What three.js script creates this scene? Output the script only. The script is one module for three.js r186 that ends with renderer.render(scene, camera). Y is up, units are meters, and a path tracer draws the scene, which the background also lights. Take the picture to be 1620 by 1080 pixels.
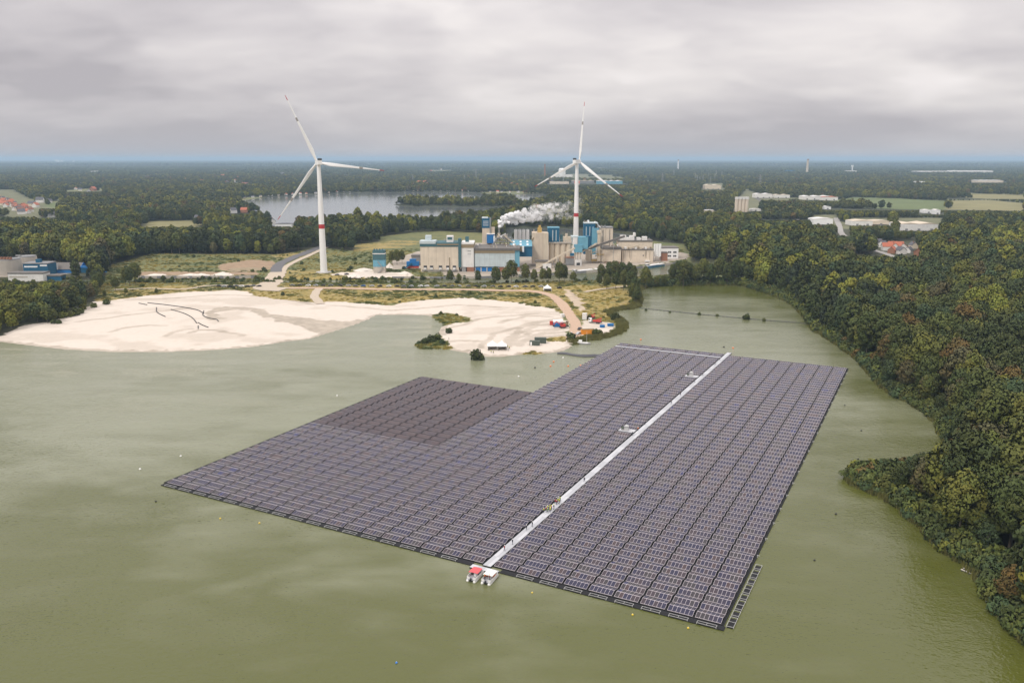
import * as THREE from 'three';
import { mergeGeometries } from 'three/addons/utils/BufferGeometryUtils.js';
import { MarchingCubes } from 'three/addons/objects/MarchingCubes.js';
import { ParametricGeometry } from 'three/addons/geometries/ParametricGeometry.js';

// ------------------------------------------------------------------ camera, sky, sun, exposure
const EYE = 110, FOCAL = 1300, TILT = Math.atan((540 - 251) / FOCAL);   // drone 110 m above the lake
const scene = new THREE.Scene();
const camera = new THREE.PerspectiveCamera(2 * Math.atan(540 / FOCAL) * 180 / Math.PI, 1024 / 682, 1, 150000);
camera.position.set(0, EYE, 0);
camera.rotation.set(-TILT, 0, 0);
const renderer = new THREE.WebGLRenderer({ antialias: true });
renderer.setSize(1024, 682);
renderer.toneMapping = THREE.LinearToneMapping;
renderer.toneMappingExposure = 1.2;
renderer.shadowMap.enabled = true;
renderer.shadowMap.type = THREE.PCFSoftShadowMap;
scene.fog = new THREE.FogExp2(new THREE.Color(0.58, 0.80, 1.0), 0.00007);

const sun = new THREE.DirectionalLight(new THREE.Color(1.0, 0.95, 0.88), 1.5);
sun.name = 'sun_behind_cloud';
sun.position.set(-480, 820, 60);
sun.target.position.set(0, 0, -500);
sun.castShadow = true;
sun.shadow.radius = 20;
sun.shadow.mapSize.set(4096, 4096);
Object.assign(sun.shadow.camera, { left: -900, right: 900, top: 900, bottom: -900, near: 1, far: 3000 });
scene.add(sun, sun.target);

function rngOf(seed) {
  let a = seed >>> 0;
  return () => { a = (a + 0x6D2B79F5) | 0; let t = Math.imul(a ^ (a >>> 15), 1 | a); t = (t + Math.imul(t ^ (t >>> 7), 61 | t)) ^ t; return ((t ^ (t >>> 14)) >>> 0) / 4294967296; };
}
const HASH = new Float32Array(65536); { const r = rngOf(77); for (let i = 0; i < 65536; i++) HASH[i] = r(); }
function noise2(x, y) {
  const xi = Math.floor(x), yi = Math.floor(y); let fx = x - xi, fy = y - yi;
  fx = fx * fx * (3 - 2 * fx); fy = fy * fy * (3 - 2 * fy);
  const a = (xi & 255) | ((yi & 255) << 8), b = ((xi + 1) & 255) | ((yi & 255) << 8), c = (xi & 255) | (((yi + 1) & 255) << 8), d = ((xi + 1) & 255) | (((yi + 1) & 255) << 8);
  const p = HASH[a] + (HASH[b] - HASH[a]) * fx, q = HASH[c] + (HASH[d] - HASH[c]) * fx;
  return p + (q - p) * fy;
}
function fbm(x, y, n = 4) { let s = 0, w = 0.5, t = 0; for (let i = 0; i < n; i++) { s += w * noise2(x, y); t += w; x = x * 2.03 + 17.3; y = y * 2.03 + 9.1; w *= 0.5; } return s / t; }
const clamp = (v, a = 0, b = 1) => Math.min(b, Math.max(a, v));
const smooth = (a, b, v) => { const t = clamp((v - a) / (b - a)); return t * t * (3 - 2 * t); };
const lerp = (a, b, t) => a + (b - a) * t;

{ // overcast sky: CIE overcast brightness (three times brighter overhead than at the horizon) with a rolling stratocumulus deck
  const W = 4096, H = 2048, data = new Float32Array(W * H * 4);
  for (let j = 0; j < H; j++) {
    const el = ((j + 0.5) / H - 0.5) * Math.PI, y = Math.sin(el), c = Math.cos(el);
    for (let i = 0; i < W; i++) {
      const k = (j * W + i) * 4;
      let r = 0.25, g = 0.24, b = 0.24;
      if (y > 0) {
        const az = ((i + 0.5) / W - 0.5) * 2 * Math.PI, inv = 1 / (y + 0.22), x = Math.cos(az) * c * inv, z = Math.sin(az) * c * inv;
        const wob = fbm(x * 1.7 + 3, z * 1.7, 4) - 0.5;
        const big = fbm(x * 0.75 + 5.2 + wob * 0.9, z * 0.85 + 2.7 + wob * 0.9, 3), mid = fbm(x * 1.9 + 40 + wob * 1.2, z * 2.6 + 11 + wob, 4), fine = fbm(x * 6 + wob * 2, z * 9, 4);
        let t = (big - 0.5) * 0.85 + (mid - 0.5) * 0.5 + (fine - 0.5) * 0.2;
        t *= smooth(-0.02, 0.08, y) * 0.75 + 0.25;
        const base = 0.435 * (1 + 2 * y);
        const v = base * (1 + 1.0 * t);
        const warm = clamp(0.5 + t * 1.8);
        r = v * lerp(1.01, 1.035, warm); g = v * lerp(0.955, 0.98, warm); b = v * lerp(1.01, 0.965, warm);
      }
      data[k] = r; data[k + 1] = g; data[k + 2] = b; data[k + 3] = 1;
    }
  }
  const sky = new THREE.DataTexture(data, W, H, THREE.RGBAFormat, THREE.FloatType);
  sky.mapping = THREE.EquirectangularReflectionMapping;
  sky.magFilter = THREE.LinearFilter; sky.needsUpdate = true;
  scene.background = sky; scene.environment = sky;
}

// ------------------------------------------------------------------ survey: sight lines of the photograph to points on the ground
const CT = Math.cos(TILT), ST = Math.sin(TILT);
function ray(px, py) { const u = (px - 810) / FOCAL, v = (540 - py) / FOCAL; return [u, v * CT - ST, -v * ST - CT]; }
function G(px, py, y = 0) { const d = ray(px, py), t = (y - EYE) / d[1]; return [d[0] * t, d[2] * t]; }             // ground point [x, z] at height y
function atZ(px, py, dist) { const d = ray(px, py), t = dist / -d[2]; return [d[0] * t, EYE + d[1] * t]; }         // [x, y] on the plane z = -dist
function toPhoto(x, y, z) { const Y = y - EYE, yy = Y * CT - z * ST, zz = Y * ST + z * CT; return [810 + FOCAL * x / -zz, 540 - FOCAL * yy / -zz]; }
const poly = (pts, y = 1) => pts.map(([a, b]) => G(a, b, y));
function inside(p, x, z) { let r = false; for (let i = 0, j = p.length - 1; i < p.length; j = i++) { const [xi, zi] = p[i], [xj, zj] = p[j]; if ((zi > z) !== (zj > z) && x < (xj - xi) * (z - zi) / (zj - zi) + xi) r = !r; } return r; }
function boxed(p) { let a = 1e9, b = -1e9, c = 1e9, d = -1e9; for (const [x, z] of p) { a = Math.min(a, x); b = Math.max(b, x); c = Math.min(c, z); d = Math.max(d, z); } return [a, b, c, d]; }
function edgeDist(p, x, z) { let m = 1e18; for (let i = 0, j = p.length - 1; i < p.length; j = i++) { const [ax, az] = p[j], [bx, bz] = p[i], dx = bx - ax, dz = bz - az, t = clamp(((x - ax) * dx + (z - az) * dz) / (dx * dx + dz * dz + 1e-9)), ex = x - ax - dx * t, ez = z - az - dz * t; m = Math.min(m, ex * ex + ez * ez); } return Math.sqrt(m); }
function roundLine(pts, n = 6) { const c = new THREE.CatmullRomCurve3(pts.map(([x, z]) => new THREE.Vector3(x, 0, z)), true, 'centripetal'); return c.getPoints(pts.length * n).map(v => [v.x, v.z]); }

const paths = []; // centre lines of tracks, kept clear of growth
const onPath = (x, z) => paths.some(p => Math.abs(x - p[0]) < p[2] && Math.abs(z - p[1]) < p[2] && Math.hypot(x - p[0], z - p[1]) < p[2]);
// ------------------------------------------------------------------ naming
const used = new Map();
function numbered(name) { const n = used.get(name) || 0; used.set(name, n + 1); return n ? `${name}_${String(n).padStart(3, '0')}` : name; }
function tag(o, label, category, group, kind) { if (label) o.userData.label = label; if (category) o.userData.category = category; if (group) o.userData.group = group; if (kind) o.userData.kind = kind; return o; }
function shadowed(m) { m.castShadow = m.receiveShadow = true; return m; }
function thing(name, label, category, [x, y, z] = [0, 0, 0], turn = 0, group) { const o = new THREE.Group(); o.name = numbered(name); o.position.set(x, y, z); o.rotation.y = turn; scene.add(o); return tag(o, label, category, group); }
function part(parent, name, geo, mat, label) { const m = shadowed(new THREE.Mesh(geo, mat)); m.name = name; parent.add(m); if (label) m.userData.label = label; return m; }
function solo(name, geo, mat, label, category, pos = [0, 0, 0], turn = 0, group, kind) { const m = shadowed(new THREE.Mesh(geo, mat)); m.name = numbered(name); m.position.set(...pos); m.rotation.y = turn; scene.add(m); return tag(m, label, category, group, kind); }
function structure(name, geo, mat, label) { const m = shadowed(new THREE.Mesh(geo, mat)); m.name = numbered(name); scene.add(m); return tag(m, label, null, null, 'structure'); }
function copyOf(o, [x, y, z], turn, label) { const c = o.clone(); c.name = numbered(o.name.replace(/_\d{3}$/, '')); c.position.set(x, y, z); c.rotation.y = turn; c.userData = { ...o.userData }; if (label) c.userData.label = label; scene.add(c); return c; }
const lin = (r, g, b) => new THREE.Color().setRGB(r, g, b);
const matte = (r, g, b, rough = 0.8, extra = {}) => new THREE.MeshStandardMaterial({ color: lin(r, g, b), roughness: rough, ...extra });
const bx = (w, h, d, x = 0, y = 0, z = 0) => { const g = new THREE.BoxGeometry(w, h, d); g.translate(x, y + h / 2, z); return g; };   // sits on y
const cyl = (r0, r1, h, x = 0, y = 0, z = 0, n = 20) => { const g = new THREE.CylinderGeometry(r1, r0, h, n); g.translate(x, y + h / 2, z); return g; };
const clean = g => { const o = new THREE.BufferGeometry(), s = g.index ? g.toNonIndexed() : g; for (const k of ['position', 'normal', 'uv']) if (s.attributes[k]) o.setAttribute(k, s.attributes[k]); return o; };
const join = list => mergeGeometries(list.map(clean));
function bar(a, b, w, h = w) { const A = new THREE.Vector3(...a), B = new THREE.Vector3(...b), g = new THREE.BoxGeometry(w, h, A.distanceTo(B)), m = new THREE.Matrix4().lookAt(A, B, new THREE.Vector3(0, 1, 0.001)); g.applyMatrix4(m); const c = A.add(B).multiplyScalar(0.5); g.translate(c.x, c.y, c.z); return g; }
function tubeOf(pts, r, n = 6, seg = 40) { return new THREE.TubeGeometry(new THREE.CatmullRomCurve3(pts.map(p => new THREE.Vector3(...p))), seg, r, n, false); }
function noiseTexture(size, fn, { srgb = false, repeat = 1 } = {}) { const d = new Uint8Array(size * size * 4); for (let j = 0; j < size; j++) for (let i = 0; i < size; i++) { const v = fn(i / size, j / size), k = (j * size + i) * 4, a = Array.isArray(v) ? v : [v, v, v]; for (let c = 0; c < 3; c++) d[k + c] = clamp(a[c]) * 255; d[k + 3] = 255; } const t = new THREE.DataTexture(d, size, size); t.wrapS = t.wrapT = THREE.RepeatWrapping; t.magFilter = THREE.LinearFilter; t.minFilter = THREE.LinearMipmapLinearFilter; t.generateMipmaps = true; if (srgb) t.colorSpace = THREE.SRGBColorSpace; t.repeat.set(repeat, repeat); t.needsUpdate = true; return t; }
// noise that tiles: blends a patch with itself across the border
const tiled = (fn) => (u, v) => { const a = fn(u, v), b = fn(u - 1, v), c = fn(u, v - 1), d = fn(u - 1, v - 1); return lerp(lerp(a, b, u), lerp(c, d, u), v); };

// ------------------------------------------------------------------ shorelines (surveyed from the photograph)
const LAKE = [...poly([[0, 541], [40, 546], [100, 553], [180, 557], [260, 557], [340, 554], [400, 549], [450, 541], [492, 536], [530, 524], [562, 514], [585, 505], [596, 498.5], [640, 498], [678, 499], [690, 507], [702, 513], [694, 520], [689, 530], [667, 539], [655, 546], [664, 552], [700, 552], [735, 558], [757, 564], [790, 565], [830, 561], [862, 560], [885, 557], [898, 553], [908, 547], [913, 540], [925, 539.5], [945, 537], [960, 533], [978, 528], [988, 522], [989, 512], [981, 505], [972, 499], [966, 494], [980, 490], [998, 489], [1010, 485], [1014, 474], [1010, 460], [1022, 454], [1052, 452], [1100, 451], [1150, 450.5], [1178, 452], [1199, 459], [1224, 467], [1248, 477], [1264, 489], [1277, 505], [1290, 523], [1311, 535], [1333, 549], [1362, 572], [1382, 594], [1400, 614], [1418, 626], [1447, 640], [1473, 657], [1485, 673], [1506, 706], [1500, 724], [1465, 738], [1425, 746], [1385, 749], [1350, 751], [1345, 757], [1358, 769], [1400, 785], [1430, 806], [1470, 843], [1492, 867], [1522, 888], [1552, 910], [1565, 935], [1585, 970], [1615, 1005], [1660, 1050]], 0), [150, -150], [165, -60], [150, 120], [-500, 140], [-620, -300], [-420, -498]];
const CANAL = poly([[-200, 446.5], [200, 446.5], [440, 446.5], [640, 447.5], [760, 448], [860, 446], [960, 443.5], [1040, 438], [1100, 431], [1200, 424], [1400, 414], [1400, 408], [1200, 412], [1085, 415.5], [1030, 423.5], [960, 430], [860, 437], [760, 441.5], [640, 443], [440, 443.5], [200, 443], [-200, 443]], 0);
const BACKLAKE = poly([[383, 316.5], [383, 328], [412, 336], [372, 338], [376, 346], [410, 352], [440, 361], [560, 361], [690, 358.5], [790, 343], [824, 330], [866, 317], [878, 308.5], [820, 307], [700, 303.5], [560, 304.5], [480, 308], [420, 312]], 0);
const ISLAND = poly([[622, 324], [650, 320.5], [700, 319], [760, 317], [805, 315.5], [824, 318], [822, 326], [770, 327.5], [700, 327], [650, 326.5]], 0);
const ARM = poly([[800, 361], [880, 360.5], [940, 364], [1000, 371], [1012, 378], [960, 388], [860, 388], [800, 380]], 0);
const FARPOND = poly([[945, 313], [1045, 314.5], [1052, 310.5], [980, 309.5]], 0);
const WATERS = [LAKE, CANAL, BACKLAKE, ARM, FARPOND].map(p => ({ p, b: boxed(p) }));
function shoreDist(x, z) { // > 0 on land: metres from the nearest water
  let d = 400;
  for (const { p, b } of WATERS) {
    if (x < b[0] - 120 || x > b[1] + 120 || z < b[2] - 120 || z > b[3] + 120) continue;
    const e = edgeDist(p, x, z);
    const s = inside(p, x, z) ? -e : e;
    if (Math.abs(s) < Math.abs(d) || s < 0) d = s;
    if (s < 0) break;
  }
  if (d < 0 && z < -1200) { const e = edgeDist(ISLAND, x, z); d = inside(ISLAND, x, z) ? e : Math.max(d, -e); }
  return d;
}
const SANDX = G(1000, 490)[0];
function height(x, z) {
  const d = shoreDist(x, z), flat = smooth(SANDX + 30, SANDX - 10, x) * smooth(-880, -700, z);
  const slope = lerp(0.4, 0.055, flat), top = lerp(2.4, 1.9, flat);
  const n = (fbm(x * 0.02, z * 0.02, 3) - 0.5);
  if (d <= 0) return Math.max(-3, d * 0.2) - 0.08;
  return Math.min(top, d * slope) + n * 0.9 * smooth(6, 40, d) + (fbm(x * 0.11, z * 0.11, 2) - 0.5) * 0.14 * smooth(2, 10, d);
}

// ------------------------------------------------------------------ what grows or lies where
const COVER = { sand: 1, dry: 2, green: 3, track: 4, gravel: 5, wood: 6, wet: 7, soil: 8, yard: 9 };
const ZONES = [
  ['green', [[600, 376], [655, 369], [700, 367], [768, 370], [800, 384], [760, 390], [660, 390], [600, 396]]],
  ['dry', [[560, 388], [640, 380], [665, 384], [655, 394], [600, 401], [560, 400]]],
  ['green', [[840, 386], [1000, 380], [1085, 388], [1085, 396], [840, 400]]],
  ['green', [[150, 478], [165, 440], [178, 420], [240, 403], [330, 404], [400, 403], [440, 405], [500, 393], [560, 399], [640, 393], [672, 383], [700, 374], [760, 374], [840, 386], [1000, 385], [1045, 388], [1078, 391], [1098, 402], [1090, 414], [1120, 420], [1190, 452], [1012, 486], [990, 530], [900, 562], [600, 562], [300, 500], [0, 545], [4, 530], [49, 514.5], [79, 512], [111, 498.5], [138, 486.5]]],
  ['dry', [[150, 476], [205, 458], [320, 449], [420, 449], [640, 451], [860, 450], [905, 452], [1000, 452], [1008, 478], [970, 488], [962, 500], [900, 500], [880, 492], [840, 487], [778, 477], [731, 474], [640, 481], [526, 479], [490, 480], [437, 477], [395, 468], [320, 465], [200, 476], [150, 480]]],
  ['dry', [[450, 428], [600, 429], [640, 436], [640, 441], [450, 441]]],
  ['green', [[512, 404], [590, 404], [592, 420], [560, 428], [500, 424], [470, 424]]],
  ['soil', [[345, 421], [400, 412], [436, 416], [434, 428], [400, 430], [345, 430]]],
  ['dry', [[430, 405], [500, 396], [505, 401], [470, 410], [440, 412]]],
  ['sand', [[-20, 533], [4, 530], [49, 514.5], [79, 512], [111, 498.5], [138, 486.5], [150, 478], [172, 477], [198, 473.5], [237, 468.5], [277, 464.5], [320, 462], [362, 459.5], [391, 463], [400, 469], [437, 475.5], [467, 477.5], [492, 480], [509, 480], [526, 478], [561, 480.5], [614, 484], [640, 480], [677, 475.5], [731, 473.5], [778, 476.5], [825, 482], [845, 486], [879, 490], [893, 504], [899, 514], [900, 526], [905, 535], [903, 552], [885, 562], [850, 566], [760, 570], [640, 560], [500, 560], [250, 565], [0, 560], [-40, 550]]],
  ['soil', [[215, 432], [300, 432], [405, 432], [410, 437], [215, 438]]],
  ['sand', [[925, 507], [965, 508], [977, 516], [960, 526], [915, 530], [905, 522]]],
  ['green', [[684, 497], [700, 495], [726, 498], [744, 507], [735, 509], [712, 510], [700, 514], [686, 506]]],
  ['green', [[655, 546], [667, 537], [690, 527], [697, 529], [700, 538], [715, 548], [700, 553], [664, 553]]],
  ['dry', [[864, 536], [880, 533], [896, 532], [892, 538], [870, 541]]],
  ['dry', [[820, 558], [835, 553], [866, 557], [862, 562], [830, 563]]],
  ['yard', [[620, 428], [700, 424], [700, 438], [760, 438], [860, 433], [950, 427], [1030, 420], [1085, 412], [1092, 403], [1060, 398], [990, 392], [760, 386], [660, 400], [620, 412]]],
  ['yard', [[-40, 440], [80, 436], [130, 433], [135, 426], [60, 420], [-40, 420]]],
  ['sand', [[540, 433], [590, 431], [640, 433], [660, 438], [600, 440], [520, 437]]],
  ['wet', [[324, 497], [336, 490], [360, 487], [392, 488], [415, 491], [426, 498], [460, 503], [520, 508], [589, 503], [597, 500], [590, 512], [560, 521], [520, 533], [494, 541], [500, 527], [478, 518], [440, 510], [415, 500], [395, 493], [360, 493], [342, 496], [345, 503], [360, 506], [340, 508], [325, 504]]],
  ['gravel', [[892, 458], [905, 463], [918, 474], [926, 490], [918, 494], [906, 482], [896, 468]]],
].map(([k, p]) => { const w = poly(p); return { k, p: w, b: boxed(w) }; });
const FIELDS = [
  [[228, 350], [300, 349], [322, 353], [312, 360], [225, 360]], [[1305, 319], [1350, 312], [1420, 314], [1500, 318], [1500, 332], [1420, 331], [1340, 328]], [[1500, 318], [1560, 316], [1625, 322], [1625, 334], [1500, 332]],
  [[1495, 309], [1560, 306.5], [1625, 309], [1625, 315], [1540, 314]], [[1590, 335], [1680, 335], [1680, 345], [1590, 343]], [[655, 372], [700, 368], [765, 372], [770, 384], [660, 386]], [[250, 325], [285, 322], [300, 327], [262, 330]],
  [[1530, 372], [1562, 370], [1566, 378], [1540, 380]], [[70, 322], [100, 320], [105, 328], [75, 329]], [[560, 388], [640, 380], [660, 388], [600, 400], [560, 399]],
].map(p => { const w = poly(p, 2); return { p: w, b: boxed(w) }; });
const OPENINGS = [ // clearings round buildings and roads beyond the factory
  [[-60, 300], [20, 300], [62, 322], [64, 345], [30, 346], [-60, 330]], [[1158, 335], [1200, 335], [1205, 326], [1240, 318], [1180, 300], [1160, 322]], [[1380, 405], [1385, 385], [1450, 380], [1460, 404], [1430, 412]],
  [[1410, 368], [1420, 345], [1495, 345], [1492, 370]], [[1340, 360], [1345, 345], [1410, 345], [1405, 362]], [[1280, 358], [1285, 340], [1325, 340], [1340, 372], [1325, 376], [1322, 360]], [[1110, 302], [1115, 290], [1145, 290], [1145, 302]], [[-60, 450], [140, 436], [150, 424], [60, 412], [-60, 412]],
  [[1190, 318], [1260, 330], [1262, 322], [1210, 306]], [[870, 285], [990, 288], [990, 282], [880, 268]], [[1500, 443], [1620, 492], [1680, 520], [1680, 500], [1620, 480], [1520, 438]], [[1322, 350], [1342, 352], [1350, 380], [1420, 404], [1432, 416], [1395, 404], [1330, 380]],
  [[475, 362], [445, 350], [440, 344], [480, 352]], [[110, 325], [50, 318], [60, 332], [100, 335]],
].map(p => { const w = poly(p, 2); return { p: w, b: boxed(w) }; });
const hit = (list, x, z) => { for (let i = list.length - 1; i >= 0; i--) { const q = list[i]; if (x >= q.b[0] && x <= q.b[1] && z >= q.b[2] && z <= q.b[3] && inside(q.p, x, z)) return q; } return null; };
const openAt = (x, z) => hit(ZONES, x, z) || hit(FIELDS, x, z) || hit(OPENINGS, x, z);

// ------------------------------------------------------------------ ground: one sheet of terrain from the lake bed to the horizon
function sheet(zs, cols, half, name, mat, color) {
  const nz = zs.length, pos = new Float32Array(nz * cols * 3), uv = new Float32Array(nz * cols * 2), col = color ? new Float32Array(nz * cols * 3) : null, idx = [];
  for (let j = 0; j < nz; j++) for (let i = 0; i < cols; i++) {
    const k = j * cols + i, z = zs[j], x = (i / (cols - 1) * 2 - 1) * half(z), y = z < -12000 ? 2 : height(x, z);
    pos.set([x, y, z], k * 3); uv.set([(x + 1300) / 2600, (z + 1300) / 1200], k * 2);
    if (color) col.set(color(x, z), k * 3);
  }
  for (let j = 0; j < nz - 1; j++) for (let i = 0; i < cols - 1; i++) { const a = j * cols + i, b = a + 1, c = a + cols, d = c + 1; idx.push(a, b, c, b, d, c); }
  const g = new THREE.BufferGeometry();
  g.setAttribute('position', new THREE.BufferAttribute(pos, 3)); g.setAttribute('uv', new THREE.BufferAttribute(uv, 2));
  if (color) g.setAttribute('color', new THREE.BufferAttribute(col, 3));
  g.setIndex(idx); g.computeVertexNormals();
  return structure(name, g, mat);
}
const TONE = { sand: [0.62, 0.55, 0.47], dry: [0.23, 0.185, 0.05], green: [0.085, 0.105, 0.035], track: [0.50, 0.36, 0.25], gravel: [0.46, 0.37, 0.27], wood: [0.05, 0.052, 0.022], wet: [0.40, 0.345, 0.275], soil: [0.30, 0.21, 0.13], yard: [0.36, 0.31, 0.25] };
{
  const W = 2048, H = 1024, lab = new Uint8Array(W * H).fill(COVER.wood), keys = Object.keys(COVER);
  const X = x => (x + 1300) / 2600 * W, Z = z => (z + 1300) / 1200 * H;
  const fill = (pts, id) => {
    const q = pts.map(([x, z]) => [X(x), Z(z)]), b = boxed(q);
    for (let j = Math.max(0, Math.floor(b[2])); j < Math.min(H, b[3] + 1); j++) {
      const xs = []; const y = j + 0.5;
      for (let i = 0, k = q.length - 1; i < q.length; k = i++) { const [x1, y1] = q[i], [x2, y2] = q[k]; if ((y1 > y) !== (y2 > y)) xs.push((x2 - x1) * (y - y1) / (y2 - y1) + x1); }
      xs.sort((a, b2) => a - b2);
      for (let m = 0; m + 1 < xs.length; m += 2) for (let i = Math.max(0, Math.round(xs[m])); i < Math.min(W, Math.round(xs[m + 1])); i++) lab[j * W + i] = id;
    }
  };
  for (const zn of ZONES) fill(zn.p, COVER[zn.k]);
  const tracks = new Float32Array(W * H); // tyre marks and drag lines across the sand
  const mark = (pts, width, s) => { const q = pts.map(p => G(...p, 1)); for (let n = 0; n + 1 < q.length; n++) { const [ax, az] = q[n], [bx2, bz] = q[n + 1], L = Math.hypot(bx2 - ax, bz - az); for (let t = 0; t < L; t += 0.5) { const x = ax + (bx2 - ax) * t / L + (noise2(t * 0.1, n * 9) - 0.5) * 3, z = az + (bz - az) * t / L + (noise2(t * 0.1, n * 9 + 50) - 0.5) * 3; const i = Math.round(X(x)), j = Math.round(Z(z)), w = Math.ceil(width / 1.2); for (let a = -w; a <= w; a++) for (let b = -w; b <= w; b++) if (i + a >= 0 && i + a < W && j + b >= 0 && j + b < H) { const k = (j + b) * W + i + a; tracks[k] = Math.max(tracks[k], s * (0.4 + 0.6 * noise2(x * 0.4, z * 0.4))); } } } };
  for (const l of [[[175, 526], [205, 519], [232, 516], [262, 517]], [[262, 533], [285, 524], [300, 522]], [[300, 528], [320, 523], [345, 525], [380, 532]], [[800, 541], [825, 520], [850, 512], [880, 508]], [[810, 541], [840, 525], [895, 520]], [[815, 545], [850, 534], [895, 528]], [[790, 512], [830, 502], [870, 503]], [[700, 540], [730, 538], [760, 541]], [[325, 462], [420, 458]], [[700, 520], [760, 505], [850, 497]], [[805, 545], [815, 530], [845, 517], [888, 514]], [[800, 548], [850, 530], [896, 524]], [[820, 546], [860, 527], [897, 518]], [[760, 548], [780, 530], [830, 515], [885, 505]], [[200, 475], [260, 474], [330, 468], [420, 470], [500, 484]], [[120, 510], [200, 500], [300, 488]], [[520, 484], [620, 490], [720, 484], [800, 488]]]) mark(l, 1.2, 0.7);
  const rgb = new Uint8Array(W * H * 4);
  for (let j = 0; j < H; j++) for (let i = 0; i < W; i++) {
    const x = i / W * 2600 - 1300, z = j / H * 1200 - 1300;
    const wx = (fbm(x * 0.12, z * 0.12, 3) - 0.5) * 9, wz = (fbm(x * 0.12 + 70, z * 0.12 + 31, 3) - 0.5) * 12;
    const ii = clamp(Math.round(X(x + wx)), 0, W - 1), jj = clamp(Math.round(Z(z + wz)), 0, H - 1);
    const key = keys[lab[jj * W + ii] - 1]; let [r, g, b] = TONE[key];
    const n1 = fbm(x * 0.035, z * 0.05, 4), n2 = fbm(x * 0.3 + 9, z * 0.3, 3), n3 = HASH[(i * 7919 + j * 104729) & 65535];
    if (key === 'sand') { // bleached and damp patches, drag marks
      const rim = shoreDist(x, z), wetEdge = rim < 9 && rim < 1 + 7 * n2 ? 0.3 : 0; const damp = smooth(0.52, 0.68, n1) * 0.13 + tracks[j * W + i] * 0.4 + wetEdge + smooth(0.6, 0.75, n2) * 0.08; const s = 0.95 + 0.1 * n2 - damp; r *= s; g *= s * (1 - damp * 0.08); b *= s * (1 - damp * 0.25);
    } else if (key === 'dry' || key === 'green') { // mixed tussocks of dead and living grass, bare soil
      const t = smooth(0.34, 0.57, n1 * 0.6 + n2 * 0.4 + (n3 - 0.5) * 0.25), a = TONE.green, d = key === 'dry' ? [0.29, 0.22, 0.06] : [0.16, 0.155, 0.05];
      r = lerp(a[0], d[0], t); g = lerp(a[1], d[1], t); b = lerp(a[2], d[2], t);
      const bare = key === 'dry' ? smooth(0.66, 0.74, n2) * 0.5 : 0; r = lerp(r, 0.42, bare); g = lerp(g, 0.33, bare); b = lerp(b, 0.22, bare);
    } else { const s = 0.75 + 0.5 * n2; r *= s; g *= s; b *= s; }
    const k = (j * W + i) * 4; const c = new THREE.Color();
    rgb[k] = toS(r); rgb[k + 1] = toS(g); rgb[k + 2] = toS(b); rgb[k + 3] = 255;
  }
  function toS(v) { v = clamp(v); return Math.round(255 * (v <= 0.0031308 ? v * 12.92 : 1.055 * Math.pow(v, 1 / 2.4) - 0.055)); }
  const map = new THREE.DataTexture(rgb, W, H); map.colorSpace = THREE.SRGBColorSpace; map.magFilter = THREE.LinearFilter; map.needsUpdate = true;
  const near = []; for (let z = 160; z > -1010; z -= z > -200 ? 12 : 3) near.push(z);
  let z = near[near.length - 1]; while (z > -1300) { z *= 1.007; near.push(Math.max(z, -1300)); }
  sheet(near, 380, q => Math.max(420, -q * 0.98 + 90), 'ground', new THREE.MeshStandardMaterial({ map, roughness: 0.95 }), null);
  const far = [-1299.5]; while (far[far.length - 1] > -60000) { const q = far[far.length - 1]; far.push(q * (q > -3000 ? 1.008 : q > -8000 ? 1.015 : 1.05)); }
  const field = [[0.16, 0.17, 0.06], [0.21, 0.19, 0.08], [0.11, 0.14, 0.045]];
  sheet(far, 300, q => -q * 1.0 + 100, 'countryside', new THREE.MeshStandardMaterial({ vertexColors: true, roughness: 1 }), (x, zz) => {
    const f = hit(FIELDS, x, zz); const n = fbm(x * 0.004, zz * 0.004, 3), m = fbm(x * 0.03, zz * 0.03, 2);
    if (f) { const c = field[(f.p.length + Math.round(Math.abs(f.p[0][0]))) % 3]; return c.map(v => v * (0.85 + 0.3 * m)); }
    const o = hit(OPENINGS, x, zz); if (o) return [0.14, 0.14, 0.07].map(v => v * (0.8 + 0.4 * m));
    if (zz < -4000) { const t = smooth(0.6, 0.66, fbm(x * 0.0016 + 3, zz * 0.0009, 3)); return [lerp(0.04, 0.13, t), lerp(0.05, 0.13, t), lerp(0.024, 0.05, t)]; }
    const glade = fbm(x * 0.006 + 11, zz * 0.004 + 5, 3); if (zz < -1900 && glade > 0.615) return [lerp(0.10, 0.19, m), lerp(0.12, 0.18, m), 0.06];
    return [0.045, 0.052, 0.024].map(v => v * (0.8 + 0.4 * n));
  });
}

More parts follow.
